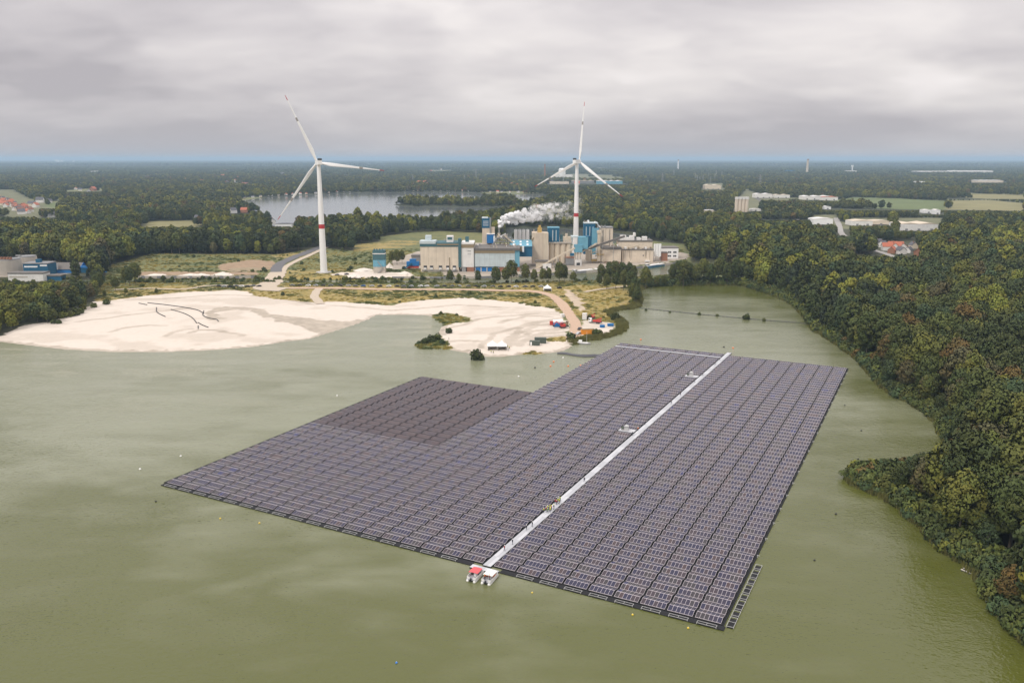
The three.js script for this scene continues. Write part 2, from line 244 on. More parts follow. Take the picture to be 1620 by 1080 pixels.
// ------------------------------------------------------------------ water
{
  const wave = noiseTexture(1024, tiled((u, v) => 0.55 * fbm(u * 34, v * 62, 4) + 0.45 * fbm(u * 110 + 5, v * 150 + 8, 3)));
  // suspended silt washed from the sand, plus painted-in sky reflection: pale clouds with ragged outlines in green algal water
  const LB = boxed(LAKE), siltSheen = (() => { const S = 768, d = new Uint8Array(S * S * 4), beach = poly([[0, 541], [180, 557], [340, 554], [492, 536], [596, 498.5], [690, 507], [655, 546], [757, 564], [862, 560], [913, 540]], 0);
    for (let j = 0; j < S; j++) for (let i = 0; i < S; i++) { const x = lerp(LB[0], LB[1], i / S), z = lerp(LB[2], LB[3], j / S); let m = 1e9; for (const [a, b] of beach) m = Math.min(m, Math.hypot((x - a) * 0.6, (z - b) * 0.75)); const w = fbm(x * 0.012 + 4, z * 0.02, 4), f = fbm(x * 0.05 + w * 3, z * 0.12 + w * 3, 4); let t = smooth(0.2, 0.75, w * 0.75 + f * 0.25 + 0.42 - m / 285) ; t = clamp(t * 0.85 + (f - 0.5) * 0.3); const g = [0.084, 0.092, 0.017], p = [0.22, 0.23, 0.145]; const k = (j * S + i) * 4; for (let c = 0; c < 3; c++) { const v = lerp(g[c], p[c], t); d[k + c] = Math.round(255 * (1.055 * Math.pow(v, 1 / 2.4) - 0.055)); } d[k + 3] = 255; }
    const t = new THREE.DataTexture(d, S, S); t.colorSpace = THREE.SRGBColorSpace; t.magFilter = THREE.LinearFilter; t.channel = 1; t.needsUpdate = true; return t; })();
  const gusts = (() => { const S = 512, d = new Uint8Array(S * S * 4); for (let j = 0; j < S; j++) for (let i = 0; i < S; i++) { const x = i / S * 700, z = j / S * 800, w = fbm(x * 0.01, z * 0.018 + 9, 3), f = fbm(x * 0.03 + w * 4, z * 0.08 + w * 2, 4), v = Math.round(255 * lerp(0.035, 0.2, smooth(0.4, 0.62, f))), k = (j * S + i) * 4; d[k] = d[k + 1] = d[k + 2] = v; d[k + 3] = 255; } const t = new THREE.DataTexture(d, S, S); t.magFilter = THREE.LinearFilter; t.channel = 1; t.needsUpdate = true; return t; })(); // wind-ruffled and calm patches
  const water = (name, x0, x1, z0, z1, mat) => { const g = new THREE.PlaneGeometry(x1 - x0, z1 - z0, 1, 1); g.rotateX(-Math.PI / 2); g.translate((x0 + x1) / 2, 0, (z0 + z1) / 2); const p = g.attributes.position, uv = g.attributes.uv; for (let i = 0; i < p.count; i++) uv.setXY(i, p.getX(i) / 60, p.getZ(i) / 60); const uv1 = new Float32Array(p.count * 2); for (let i = 0; i < p.count; i++) uv1.set([(p.getX(i) - LB[0]) / (LB[1] - LB[0]), (p.getZ(i) - LB[2]) / (LB[3] - LB[2])], i * 2); g.setAttribute('uv1', new THREE.BufferAttribute(uv1, 2)); return structure(name, g, mat); };
  const lakeWater = new THREE.MeshPhysicalMaterial({ color: lin(1, 1, 1), map: siltSheen, roughness: 1, roughnessMap: gusts, ior: 1.42, bumpMap: wave, bumpScale: 0.33 });
  const canalWater = new THREE.MeshPhysicalMaterial({ color: lin(0.11, 0.12, 0.06), roughness: 0.13, ior: 1.33, bumpMap: wave, bumpScale: 0.2 });
  const clearWater = new THREE.MeshPhysicalMaterial({ color: lin(0.13, 0.14, 0.135), roughness: 0.1, ior: 1.4, bumpMap: wave, bumpScale: 0.04 });
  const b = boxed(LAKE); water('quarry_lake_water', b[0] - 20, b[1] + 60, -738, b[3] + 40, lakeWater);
  const c = boxed(CANAL); water('canal_water', c[0], c[1], c[2] - 5, -738.05, canalWater);
  const d = boxed(BACKLAKE); water('back_lake_water', d[0] - 30, d[1] + 600, d[2] - 30, -1080, clearWater);
}

// ------------------------------------------------------------------ vegetation
// a crown is a cloud of leaf sprays spread over many clumps; each spray is a bent four-sided leaf mass
function crownGeometry(seed, { r = 4.6, h = 9, base = 5, clumps = 26, sprays = 80, leaf = 0.62, shape = 'round', clumpR = 1.7 }) {
  const rnd = rngOf(seed), pos = [], nor = [], col = [], idx = [];
  const v = new THREE.Vector3(), n = new THREE.Vector3(), a = new THREE.Vector3(), b = new THREE.Vector3(), up = new THREE.Vector3();
  for (let c = 0; c < clumps; c++) {
    const t = (c + 0.5) / clumps, ang = c * 2.39996 + rnd() * 0.7, yy = 1 - 1.75 * t;                        // from the top down to below the middle
    let rad = Math.sqrt(Math.max(0, 1 - yy * yy)) * (0.62 + 0.38 * rnd());
    if (shape === 'cone') rad = (0.12 + 0.88 * t) * (0.8 + 0.3 * rnd());
    const lump = 0.86 + 0.3 * rnd();
    const cx = Math.cos(ang) * rad * r * 0.78 * lump, cz = Math.sin(ang) * rad * r * 0.78 * lump, cy = base + h * (shape === 'cone' ? 1 - t * 0.95 : 0.42 + yy * 0.5 * lump);
    const out = new THREE.Vector3(cx, (cy - base - h * 0.35) * 1.1, cz).normalize();
    const cr = clumpR * (0.7 + 0.6 * rnd()), tone = 0.88 + 0.26 * rnd(), yellow = (rnd() - 0.5) * 0.22;
    for (let s = 0; s < sprays; s++) {
      const q = rnd() * 2 - 0.75, w = rnd() * Math.PI * 2, qq = clamp(q, -1, 1), pr = Math.sqrt(1 - qq * qq), rr = cr * (0.72 + 0.42 * rnd());
      n.set(Math.cos(w) * pr, qq, Math.sin(w) * pr);
      v.set(cx + n.x * rr, cy + n.y * rr * 0.78, cz + n.z * rr);
      up.set(rnd() - 0.5, rnd() - 0.5, rnd() - 0.5).normalize();
      const face = n.clone().addScaledVector(up, 0.75).normalize();
      a.crossVectors(face, up).normalize(); b.crossVectors(face, a).normalize();
      const L = leaf * (0.6 + 0.8 * rnd()), k = pos.length / 3, f = tone * (0.88 + 0.24 * rnd());
      for (const [p, q2] of [[1, 0], [0, 0.62], [-1, 0], [0, -0.62]]) {
        const bend = p ? -0.18 * L : 0.1 * L;
        pos.push(v.x + a.x * p * L + b.x * q2 * L + face.x * bend, v.y + a.y * p * L + b.y * q2 * L + face.y * bend, v.z + a.z * p * L + b.z * q2 * L + face.z * bend);
        const m = face.clone().multiplyScalar(0.28).addScaledVector(n, 0.45).addScaledVector(out, 0.4).normalize(); nor.push(m.x, m.y, m.z); col.push(f * (1 + yellow), f, f * (1 - yellow * 0.6));
      }
      idx.push(k, k + 1, k + 2, k, k + 2, k + 3);
    }
  }
  const g = new THREE.BufferGeometry();
  g.setAttribute('position', new THREE.Float32BufferAttribute(pos, 3)); g.setAttribute('normal', new THREE.Float32BufferAttribute(nor, 3)); g.setAttribute('color', new THREE.Float32BufferAttribute(col, 3));
  g.setIndex(idx); return g;
}
function trunkGeometry(seed, h, r0, limbs = 5) {
  const rnd = rngOf(seed), list = [tubeTaper([[0, -0.6, 0], [rnd() * 0.4 - 0.2, h * 0.4, rnd() * 0.4 - 0.2], [rnd() * 0.8 - 0.4, h, rnd() * 0.8 - 0.4]], r0, r0 * 0.25)];
  for (let i = 0; i < limbs; i++) { const y = h * (0.4 + 0.5 * i / limbs), w = i * 2.4 + rnd(), L = h * (0.28 - 0.02 * i); list.push(tubeTaper([[0, y, 0], [Math.cos(w) * L * 0.5, y + L * 0.45, Math.sin(w) * L * 0.5], [Math.cos(w) * L, y + L * 0.75, Math.sin(w) * L]], r0 * 0.4, r0 * 0.1)); }
  return mergeGeometries(list);
}
function tubeTaper(pts, r0, r1, seg = 5, n = 6) {
  const c = new THREE.CatmullRomCurve3(pts.map(p => new THREE.Vector3(...p))), g = new THREE.TubeGeometry(c, seg, 1, n, false), p = g.attributes.position, q = new THREE.Vector3();
  for (let i = 0; i < p.count; i++) { const s = Math.floor(i / (n + 1)) / seg; c.getPointAt(s, q); const r = lerp(r0, r1, s); p.setXYZ(i, q.x + (p.getX(i) - q.x) * r, q.y + (p.getY(i) - q.y) * r, q.z + (p.getZ(i) - q.z) * r); }
  g.deleteAttribute('uv'); g.computeVertexNormals(); return g;
}
const GREENS = [ // leaf colours of the wood in early autumn
  [0.050, 0.065, 0.014], [0.068, 0.086, 0.017], [0.092, 0.104, 0.019], [0.050, 0.076, 0.026], [0.122, 0.130, 0.020], [0.180, 0.188, 0.022], [0.138, 0.094, 0.024], [0.105, 0.092, 0.034],
];
const leafMats = GREENS.map(c => new THREE.MeshStandardMaterial({ color: lin(...c), vertexColors: true, roughness: 0.85, side: THREE.DoubleSide }));
const leafWhite = new THREE.MeshStandardMaterial({ color: 0xffffff, vertexColors: true, roughness: 0.85, side: THREE.DoubleSide });
const barkMat = matte(0.12, 0.10, 0.075, 0.95), birchMat = matte(0.42, 0.40, 0.36, 0.9);
const pickTone = rnd => { const t = rnd(); return t < 0.24 ? 0 : t < 0.46 ? 1 : t < 0.63 ? 2 : t < 0.80 ? 3 : t < 0.89 ? 4 : t < 0.925 ? 5 : t < 0.965 ? 6 : 7; };
const TONES = ['dark green', 'deep green', 'olive green', 'blue-green', 'light olive', 'bright yellow-green', 'russet brown', 'dull brown'];

const nearCrowns = [0, 1, 2, 3, 4].map(i => crownGeometry(100 + i, { r: 4.7 + 0.5 * (i % 3), h: 10 + i % 2 * 2, base: 4.5, clumps: 30, sprays: 130, leaf: 0.39, clumpR: 1.8 }));
const nearTrunks = [0, 1, 2].map(i => trunkGeometry(40 + i, 12, 0.32));
const midCrowns = [0, 1, 2, 3].map(i => crownGeometry(200 + i, { r: 4.5, h: 10 + i, base: 3.5, clumps: 24, sprays: 56, leaf: 0.68, clumpR: 1.8 }));
const pineCrown = crownGeometry(260, { r: 3.2, h: 13, base: 3, clumps: 26, sprays: 24, leaf: 0.9, clumpR: 1.1, shape: 'cone' });
const farCrowns = [0, 1, 2].map(i => crownGeometry(300 + i, { r: 5, h: 9.5, base: 2.5, clumps: 16, sprays: 22, leaf: 1.3, clumpR: 1.9 }));
function massGeometry(seed, n, spread, leaf, tall) { // a patch of far canopy: many rough crowns side by side
  const rnd = rngOf(seed), list = [];
  for (let i = 0; i < n; i++) { const g = crownGeometry(seed * 31 + i, { r: spread * 0.16, h: tall * (0.5 + 0.4 * rnd()), base: tall * 0.25, clumps: 5, sprays: 5, leaf, clumpR: spread * 0.07 }); g.translate((rnd() - 0.5) * spread, 0, (rnd() - 0.5) * spread); list.push(g); }
  return mergeGeometries(list);
}
const massNear = [0, 1].map(i => massGeometry(7 + i, 14, 46, 4.2, 13)), massFar = [0, 1].map(i => massGeometry(17 + i, 16, 190, 17, 15));

// sight lines: [x0, x1, lowest row seen, row of the foot] where the trees in front stand low enough to see over
const VIEWS = [[1385, 1458, 405, 412], [1422, 1487, 365, 368], [1346, 1408, 357, 360], [1284, 1320, 355, 358], [1320, 1345, 373, 376], [1345, 1425, 404, 408], [1160, 1188, 334, 337], [1186, 1206, 333, 336], [1112, 1132, 334, 337], [1310, 1500, 331, 333], [1500, 1625, 332, 335], [1500, 1625, 314, 317], [222, 322, 359, 362], [-10, 64, 343, 347], [45, 90, 328, 332], [62, 90, 345, 348], [880, 1003, 373, 380], [1195, 1260, 313, 316], [1268, 1328, 316, 319], [1300, 1330, 330, 334], [1455, 1492, 338, 341], [1112, 1145, 299, 302], [108, 160, 302, 305], [838, 862, 336, 341], [430, 465, 358, 363], [364, 394, 338, 341], [868, 990, 291, 294], [1205, 1280, 348, 353], [1540, 1590, 288, 291], [655, 765, 383, 387], [-10, 142, 444, 450], [1340, 1372, 745], [1372, 1402, 738], [1402, 1440, 726], [1440, 1480, 712], [1480, 1512, 702]];
const woodPool = []; // {x,z,y,s,sy,rot,tone,dist}
{
  const rnd = rngOf(4242);
  const wedge = (x, z, pad) => Math.abs(x) < -z * 0.655 + pad;
  const bands = [[-120, -560, 7.3], [-560, -1000, 7.2], [-1000, -1900, 8.2], [-1900, -3200, 11], [-3200, -5200, 16]];
  for (const [z0, z1, s] of bands) for (let z = z0; z > z1; z -= s) for (let x = -(-z * 0.66 + 60); x < -z * 0.66 + 60; x += s) {
    const X = x + (rnd() - 0.5) * s * 0.95, Zz = z + (rnd() - 0.5) * s * 0.95, tr = rnd(), sr = rnd(), rr = rnd(), kr = pickTone(rnd);
    if (!wedge(X, Zz, 55)) continue;
    { const op = openAt(X, Zz); if (op && !(Zz < -1300 && FIELDS.includes(op) && tr < 0.5 && edgeDist(op.p, X, Zz) < 6)) continue; }
    const d = shoreDist(X, Zz); if (d < 2.6) continue;
    const dist = -Zz;
    // glades and lower growth: woods are not even
    const glade = fbm(X * 0.006 + 11, Zz * 0.004 + 5, 3);
    if (dist > 1900 && glade > 0.625) continue;
    if (dist > 1000 && tr < 0.12) continue;
    let scale = 0.78 + 0.62 * sr * sr + 0.1 * sr; const stand = fbm(X * 0.012, Zz * 0.009 + 40, 2);
    scale *= 0.75 + 0.5 * stand; if (dist < 1000) scale *= 1.2;
    if (d < 9) scale *= 0.55 + 0.45 * tr;                       // shrubs and young trees on the bank
    const left = X < -180 && Zz > -760; if (left) scale *= 0.55;  // young plantation by the beach
    const foot = toPhoto(X, 2, Zz);
    for (const [a, b, low, at] of VIEWS) if (foot[0] > a - 4 && foot[0] < b + 4 && foot[1] > low - 0.5) { const room = Math.min(0, low - foot[1]) / (toPhoto(X, 3, Zz)[1] - foot[1]); scale = Math.min(scale, room / 18); }
    if (scale < 0.16) continue;
    let tone = kr; if (stand > 0.6 && tr > 0.75) tone = 4; if (stand < 0.36 && tr > 0.5) tone = 0; if (fbm(X * 0.02 + 60, Zz * 0.02, 2) > 0.70 && sr > 0.4) tone = 5;
    woodPool.push({ x: X, z: Zz, y: 0, s: scale, sy: scale * (0.9 + 0.25 * tr), rot: rr * 6.283, tone, dist, d, v: Math.floor(rr * 997), pine: dist < 3000 && stand < 0.42 && tr < 0.3 });
  }
}
console.log('trees', woodPool.length);
const inFrame = t => { const q = toPhoto(t.x, 10 * t.s + 2, t.z); return q[0] > -10 && q[0] < 1630 && q[1] < 1090; };
const nearest = woodPool.filter(t => inFrame(t)).sort((a, b) => a.dist / a.s - b.dist / b.s).slice(0, 250);
const single = new Set(nearest);
{
  const bank = new Set();
  for (const t of nearest) {
    const y = Math.max(0.1, height(t.x, t.z)) - 0.05, edge = t.d < 9, ton = TONES[t.tone];
    const q = toPhoto(t.x, 8 * t.s, t.z), size = t.s > 1.12 ? 'tall' : t.s > 0.85 ? 'middle-sized' : 'low', where = q[1] > 900 ? 'in the lower right corner of the wood' : q[1] > 790 ? (q[0] < 1540 ? 'above the fishing platform' : 'above the three pale planks') : q[1] > 690 ? (q[0] < 1450 ? 'on the pointed spit' : q[0] < 1540 ? 'at the root of the pointed spit' : 'right of the pointed spit') : q[1] > 600 ? (q[0] < 1520 ? 'on the bank behind the spit' : 'deep in the wood behind the spit') : (q[0] < 1420 ? 'in the wood nearest the far panel corner' : q[0] < 1500 ? 'in the wood right of the far panels' : q[0] < 1565 ? 'in the deep wood far right of the panels' : 'at the right picture edge above the spit');
    const label = `${size} ${ton} tree ${edge ? 'at the water ' : ''}${where}`;
    const o = thing('broadleaf_tree', label, 'tree', [t.x, y, t.z], t.rot, edge ? 'trees along the wooded bank' : 'trees of the dense wood right of the lake');
    o.scale.set(t.s, t.sy, t.s);
    part(o, 'trunk', nearTrunks[t.v % 3], t.v % 9 === 0 ? birchMat : barkMat);
    part(o, 'crown', nearCrowns[t.v % 5], leafMats[t.tone]);
  }
}
function scatter(name, geo, mat, list, put, parent, colored = true) {
  const im = new THREE.InstancedMesh(geo, mat, list.length), m = new THREE.Matrix4(), q = new THREE.Quaternion(), e = new THREE.Euler(), p = new THREE.Vector3(), s = new THREE.Vector3(), c = new THREE.Color();
  list.forEach((t, i) => { put(t, p, e, s, c); q.setFromEuler(e); im.setMatrixAt(i, m.compose(p, q, s)); if (colored) im.setColorAt(i, c); });
  im.name = name; shadowed(im); im.userData.kind = 'stuff'; (parent || scene).add(im); return im;
}
const woodRoot = new THREE.Group(); woodRoot.name = 'woodland'; scene.add(woodRoot);
tag(woodRoot, 'mixed green woodland covering the land behind and beside the lakes', 'woodland', null, 'stuff');
{
  const rnd = rngOf(9);
  const put = (t, p, e, s, c) => { p.set(t.x, t.dist < 1400 ? Math.max(0.1, height(t.x, t.z)) - 0.05 : 1.8, t.z); e.set(0, t.rot, 0); s.set(t.s, t.sy, t.s); const g = GREENS[t.tone], k = 0.85 + 0.3 * rnd(); c.setRGB(g[0] * k, g[1] * k, g[2] * k); };
  const rest = woodPool.filter(t => !single.has(t));
  const close = rest.filter(t => t.dist < 420), mid = rest.filter(t => t.dist >= 420 && t.dist < 1500), far = rest.filter(t => t.dist >= 1500);
  for (let i = 0; i < 5; i++) scatter('crowns', nearCrowns[i], leafWhite, close.filter(t => t.v % 5 === i), put, woodRoot);
  for (let i = 0; i < 4; i++) scatter('crowns', midCrowns[i], leafWhite, mid.filter(t => !t.pine && t.v % 4 === i), put, woodRoot);
  scatter('pine_crowns', pineCrown, leafWhite, mid.filter(t => t.pine), (t, p, e, s, c) => { put(t, p, e, s, c); c.setRGB(0.032, 0.045, 0.020); }, woodRoot);
  for (let i = 0; i < 3; i++) scatter('crowns', farCrowns[i], leafWhite, far.filter(t => t.v % 3 === i), put, woodRoot);
  scatter('trunks', nearTrunks[0], barkMat, rest.filter(t => t.dist < 1100 && (t.d < 30 || openAt(t.x, t.z + 14))), (t, p, e, s) => { p.set(t.x, Math.max(0.1, height(t.x, t.z)) - 0.05, t.z); e.set(0, t.rot, 0); s.set(t.s, t.sy, t.s); }, woodRoot, false);
  // far canopy, patch by patch to the horizon
  const patches = (z0, z1, step, keep) => { const out = []; for (let z = z0; z > z1; z -= step) for (let x = -(-z * 0.66 + 100); x < -z * 0.66 + 100; x += step) { const X = x + (rnd() - 0.5) * step, Z2 = z + (rnd() - 0.5) * step; if (fbm(X * 0.0016 + 3, Z2 * 0.0009, 3) > keep) continue; out.push({ x: X, z: Z2, rot: rnd() * 6.28, s: 0.8 + 0.5 * rnd(), tone: pickTone(rnd), v: out.length }); } return out; };
  const a = patches(-5200, -12000, 44, 0.60), b = patches(-12000, -45000, 190, 0.62);
  const put2 = (t, p, e, s, c) => { p.set(t.x, 1.6, t.z); e.set(0, t.rot, 0); s.set(t.s, t.s, t.s); const g = GREENS[t.tone > 3 ? 2 : t.tone], k = 0.75 + 0.45 * rnd(); c.setRGB(g[0] * k, g[1] * k, g[2] * k); };
  for (let i = 0; i < 2; i++) { scatter('canopy', massNear[i], leafWhite, a.filter(t => t.v % 2 === i), put2, woodRoot); scatter('canopy', massFar[i], leafWhite, b.filter(t => t.v % 2 === i), put2, woodRoot); }
  console.log('close', close.length, 'mid', mid.length, 'far', far.length, 'patches', a.length, b.length);
}

// ------------------------------------------------------------------ floating solar array: u runs along the rows, v along the central walkway
const ARR_O = [-6.98, -207.85], ARR_V = [0.46223, -0.88676], ARR_U = [0.88676, 0.46223], ARR_TURN = Math.atan2(-ARR_U[1], ARR_U[0]);
const arr = (u, v, y = 0) => [ARR_O[0] + ARR_U[0] * u + ARR_V[0] * v, y, ARR_O[1] + ARR_U[1] * u + ARR_V[1] * v];   // own -z axis points along v
const RP = 4.45, CP = 7.02, RAFT_T = 13.5 * Math.PI / 180;
const alu = matte(0.62, 0.565, 0.585, 0.4, { metalness: 0.25 }), blackFloat = matte(0.012, 0.012, 0.014, 0.95), whiteTube = matte(0.46, 0.46, 0.45, 0.5), darkFrame = matte(0.20, 0.175, 0.185, 0.5, { metalness: 0.2 });
const PANEL_COLORS = [[0.014, 0.013, 0.042], [0.022, 0.017, 0.038], [0.038, 0.025, 0.034], [0.050, 0.029, 0.032], [0.030, 0.025, 0.030], [0.010, 0.013, 0.075]];
const panelMats = PANEL_COLORS.map(c => new THREE.MeshPhysicalMaterial({ color: lin(...c), roughness: 0.16, ior: 1.42 }));
const panelWhite = new THREE.MeshPhysicalMaterial({ color: 0xffffff, roughness: 0.16, ior: 1.42 });
const panelGeo = new THREE.BoxGeometry(0.98, 0.03, 1.965);
const slopeGeo = new THREE.BoxGeometry(6.36, 0.05, 2.15);
const floatGeo = new THREE.BoxGeometry(6.96, 0.3, 4.42);  // float widened across the column gaps, its black also painting the shade there
const slopeMatrix = (side, x = 0, lift = 0) => { // side -1: the slope that faces the front edge
  const m = new THREE.Matrix4().makeRotationX(-side * RAFT_T); const c = Math.cos(RAFT_T), s = Math.sin(RAFT_T);
  const cy = 0.42 + s * 1.065, cz = -side * c * 1.075; m.setPosition(x, cy + lift * c, cz - side * lift * s); return m;
};
function panelTone(rnd, dark) { const t = rnd(); if (dark) return t < 0.5 ? 3 : 2; return t < 0.26 ? 0 : t < 0.52 ? 1 : t < 0.74 ? 2 : t < 0.79 ? 3 : t < 0.985 ? 4 : 5; }
function raftVariant(seed) {
  const o = new THREE.Group(), rnd = rngOf(seed); let run = panelTone(rnd);
  part(o, 'float', floatGeo, blackFloat).position.y = 0.08;
  for (const side of [-1, 1]) {
    const f = part(o, 'panel_frame', slopeGeo, alu); f.applyMatrix4(slopeMatrix(side));
    for (let k = 0; k < 6; k++) { if (rnd() < 0.65) run = panelTone(rnd); const p = part(o, 'solar_panel', panelGeo, panelMats[run]); p.applyMatrix4(slopeMatrix(side, (k - 2.5) * 1.052, 0.026)); }
  }
  return o;
}
const ORD = ['zeroth', 'first', 'second', 'third', 'fourth', 'fifth', 'sixth', 'seventh', 'eighth', 'ninth', 'tenth', 'eleventh', 'twelfth', 'thirteenth', 'fourteenth', 'fifteenth', 'sixteenth', 'seventeenth', 'eighteenth', 'nineteenth', 'twentieth', 'twenty-first', 'twenty-second', 'twenty-third', 'twenty-fourth', 'twenty-fifth', 'twenty-sixth', 'twenty-seventh', 'twenty-eighth', 'twenty-ninth', 'thirtieth'];
{
  const spots = [];
  for (let c = 0; c < 9; c++) for (let r = 0; r < 63; r++) spots.push({ u: 1.5 + CP * (c + 0.5), v: 0.8 + RP * (r + 0.5), r: r + 1, c: c + 1, side: 'right' });
  for (let c = 0; c < 18; c++) for (let r = 0; r < (c < 9 ? 63 : 36); r++) {
    if (c === 0 && (r === 28 || r === 50)) continue;                 // inverter stations stand there
    spots.push({ u: -1.5 - CP * (c + 0.5), v: 0.8 + RP * (r + 0.5) + (r > 60 ? 1.9 : 0), r: r + 1, c: c + 1, side: 'left', dark: c > 8 && r > 16 });
  }
  for (const s of spots) { s.p = arr(s.u, s.v); s.d = Math.hypot(s.p[0], s.p[2], EYE); }
  spots.sort((a, b) => a.d - b.d);
  const variants = Array.from({ length: 14 }, (_, i) => raftVariant(900 + i)), rnd = rngOf(31);
  spots.slice(0, 300).forEach(s => {
    const o = variants[Math.floor(rnd() * 14)].clone(); o.name = numbered('solar_raft'); o.position.set(...s.p); o.rotation.y = ARR_TURN; scene.add(o);
    o.position.y = 0.015 * (rnd() - 0.5);
    tag(o, `twelve-panel solar raft, ${ORD[s.r]} row from front edge, ${ORD[s.c]} column ${s.side} of the walkway`, 'solar raft', 'floating solar rafts of the array');
  });
  const rest = spots.slice(300), root = new THREE.Group(); root.name = 'solar_raft_field'; scene.add(root);
  tag(root, 'rear rafts of the floating solar array beyond the nearest rows', 'solar array', null, 'stuff');
  const base = s => new THREE.Matrix4().makeRotationY(ARR_TURN).setPosition(...s.p);
  const fl = new THREE.InstancedMesh(floatGeo, blackFloat, rest.length), m = new THREE.Matrix4(), c = new THREE.Color();
  rest.forEach((s, i) => fl.setMatrixAt(i, base(s).multiply(m.makeTranslation(0, 0.08, 0))));
  const light = rest.filter(s => !s.dark), dark = rest.filter(s => s.dark);
  const frames = (list, mat, name) => { const im = new THREE.InstancedMesh(slopeGeo, mat, list.length * 2); list.forEach((s, i) => { for (const side of [0, 1]) im.setMatrixAt(i * 2 + side, base(s).multiply(slopeMatrix(side * 2 - 1))); }); im.name = name; im.userData.kind = 'stuff'; shadowed(im); root.add(im); };
  frames(light, alu, 'panel_frames'); frames(dark, darkFrame, 'panel_frames');
  const pm = new THREE.InstancedMesh(panelGeo, panelWhite, rest.length * 12); let n = 0;
  for (const s of rest) { let run = panelTone(rnd, s.dark); for (const side of [-1, 1]) for (let k = 0; k < 6; k++) { if (rnd() < 0.65) run = panelTone(rnd, s.dark); pm.setMatrixAt(n, base(s).multiply(slopeMatrix(side, (k - 2.5) * 1.052, 0.026))); pm.setColorAt(n++, c.setRGB(...PANEL_COLORS[run])); } }
  fl.name = 'floats'; pm.name = 'solar_panels'; for (const im of [fl, pm]) { im.userData.kind = 'stuff'; shadowed(im); root.add(im); }
}
// central walkway of paired pale deck plates on black floats
const deckMat = matte(0.52, 0.53, 0.55, 0.7), deckMat2 = matte(0.43, 0.44, 0.46, 0.7);
{
  const w = thing('floating_walkway', 'long pale grey walkway of deck plates running through the array', 'walkway', arr(0, 0), ARR_TURN);
  part(w, 'float', bx(2.7, 0.34, 288, 0, 0, -144), blackFloat);
  const plate = new THREE.BoxGeometry(1.19, 0.06, 5.94), rnd = rngOf(5);
  for (let i = 0; i < 48; i++) for (const s of [-1, 1]) part(w, 'deck_plate', plate, rnd() < 0.5 ? deckMat : deckMat2).position.set(s * 0.62, 0.385 + rnd() * 0.012, -3 - i * 6);
  const l = thing('landing_deck', 'pale landing deck across the front end of the walkway', 'deck', arr(0.2, -1.7), ARR_TURN);
  part(l, 'float', bx(8.4, 0.3, 1.9), blackFloat);
  for (let i = 0; i < 4; i++) part(l, 'deck_plate', bx(2.05, 0.06, 1.8, -3.13 + i * 2.09, 0.31, 0), i % 2 ? deckMat2 : deckMat);
  const x = thing('cross_walkway', 'narrow white walkway crossing the far left end of the array', 'walkway', arr(-33, 273.3), ARR_TURN);
  part(x, 'float', bx(63, 0.5, 1.6), blackFloat);
  for (let i = 0; i < 21; i++) part(x, 'deck_plate', bx(2.94, 0.06, 1.5, -30 + i * 3, 0.52, 0), deckMat);
}
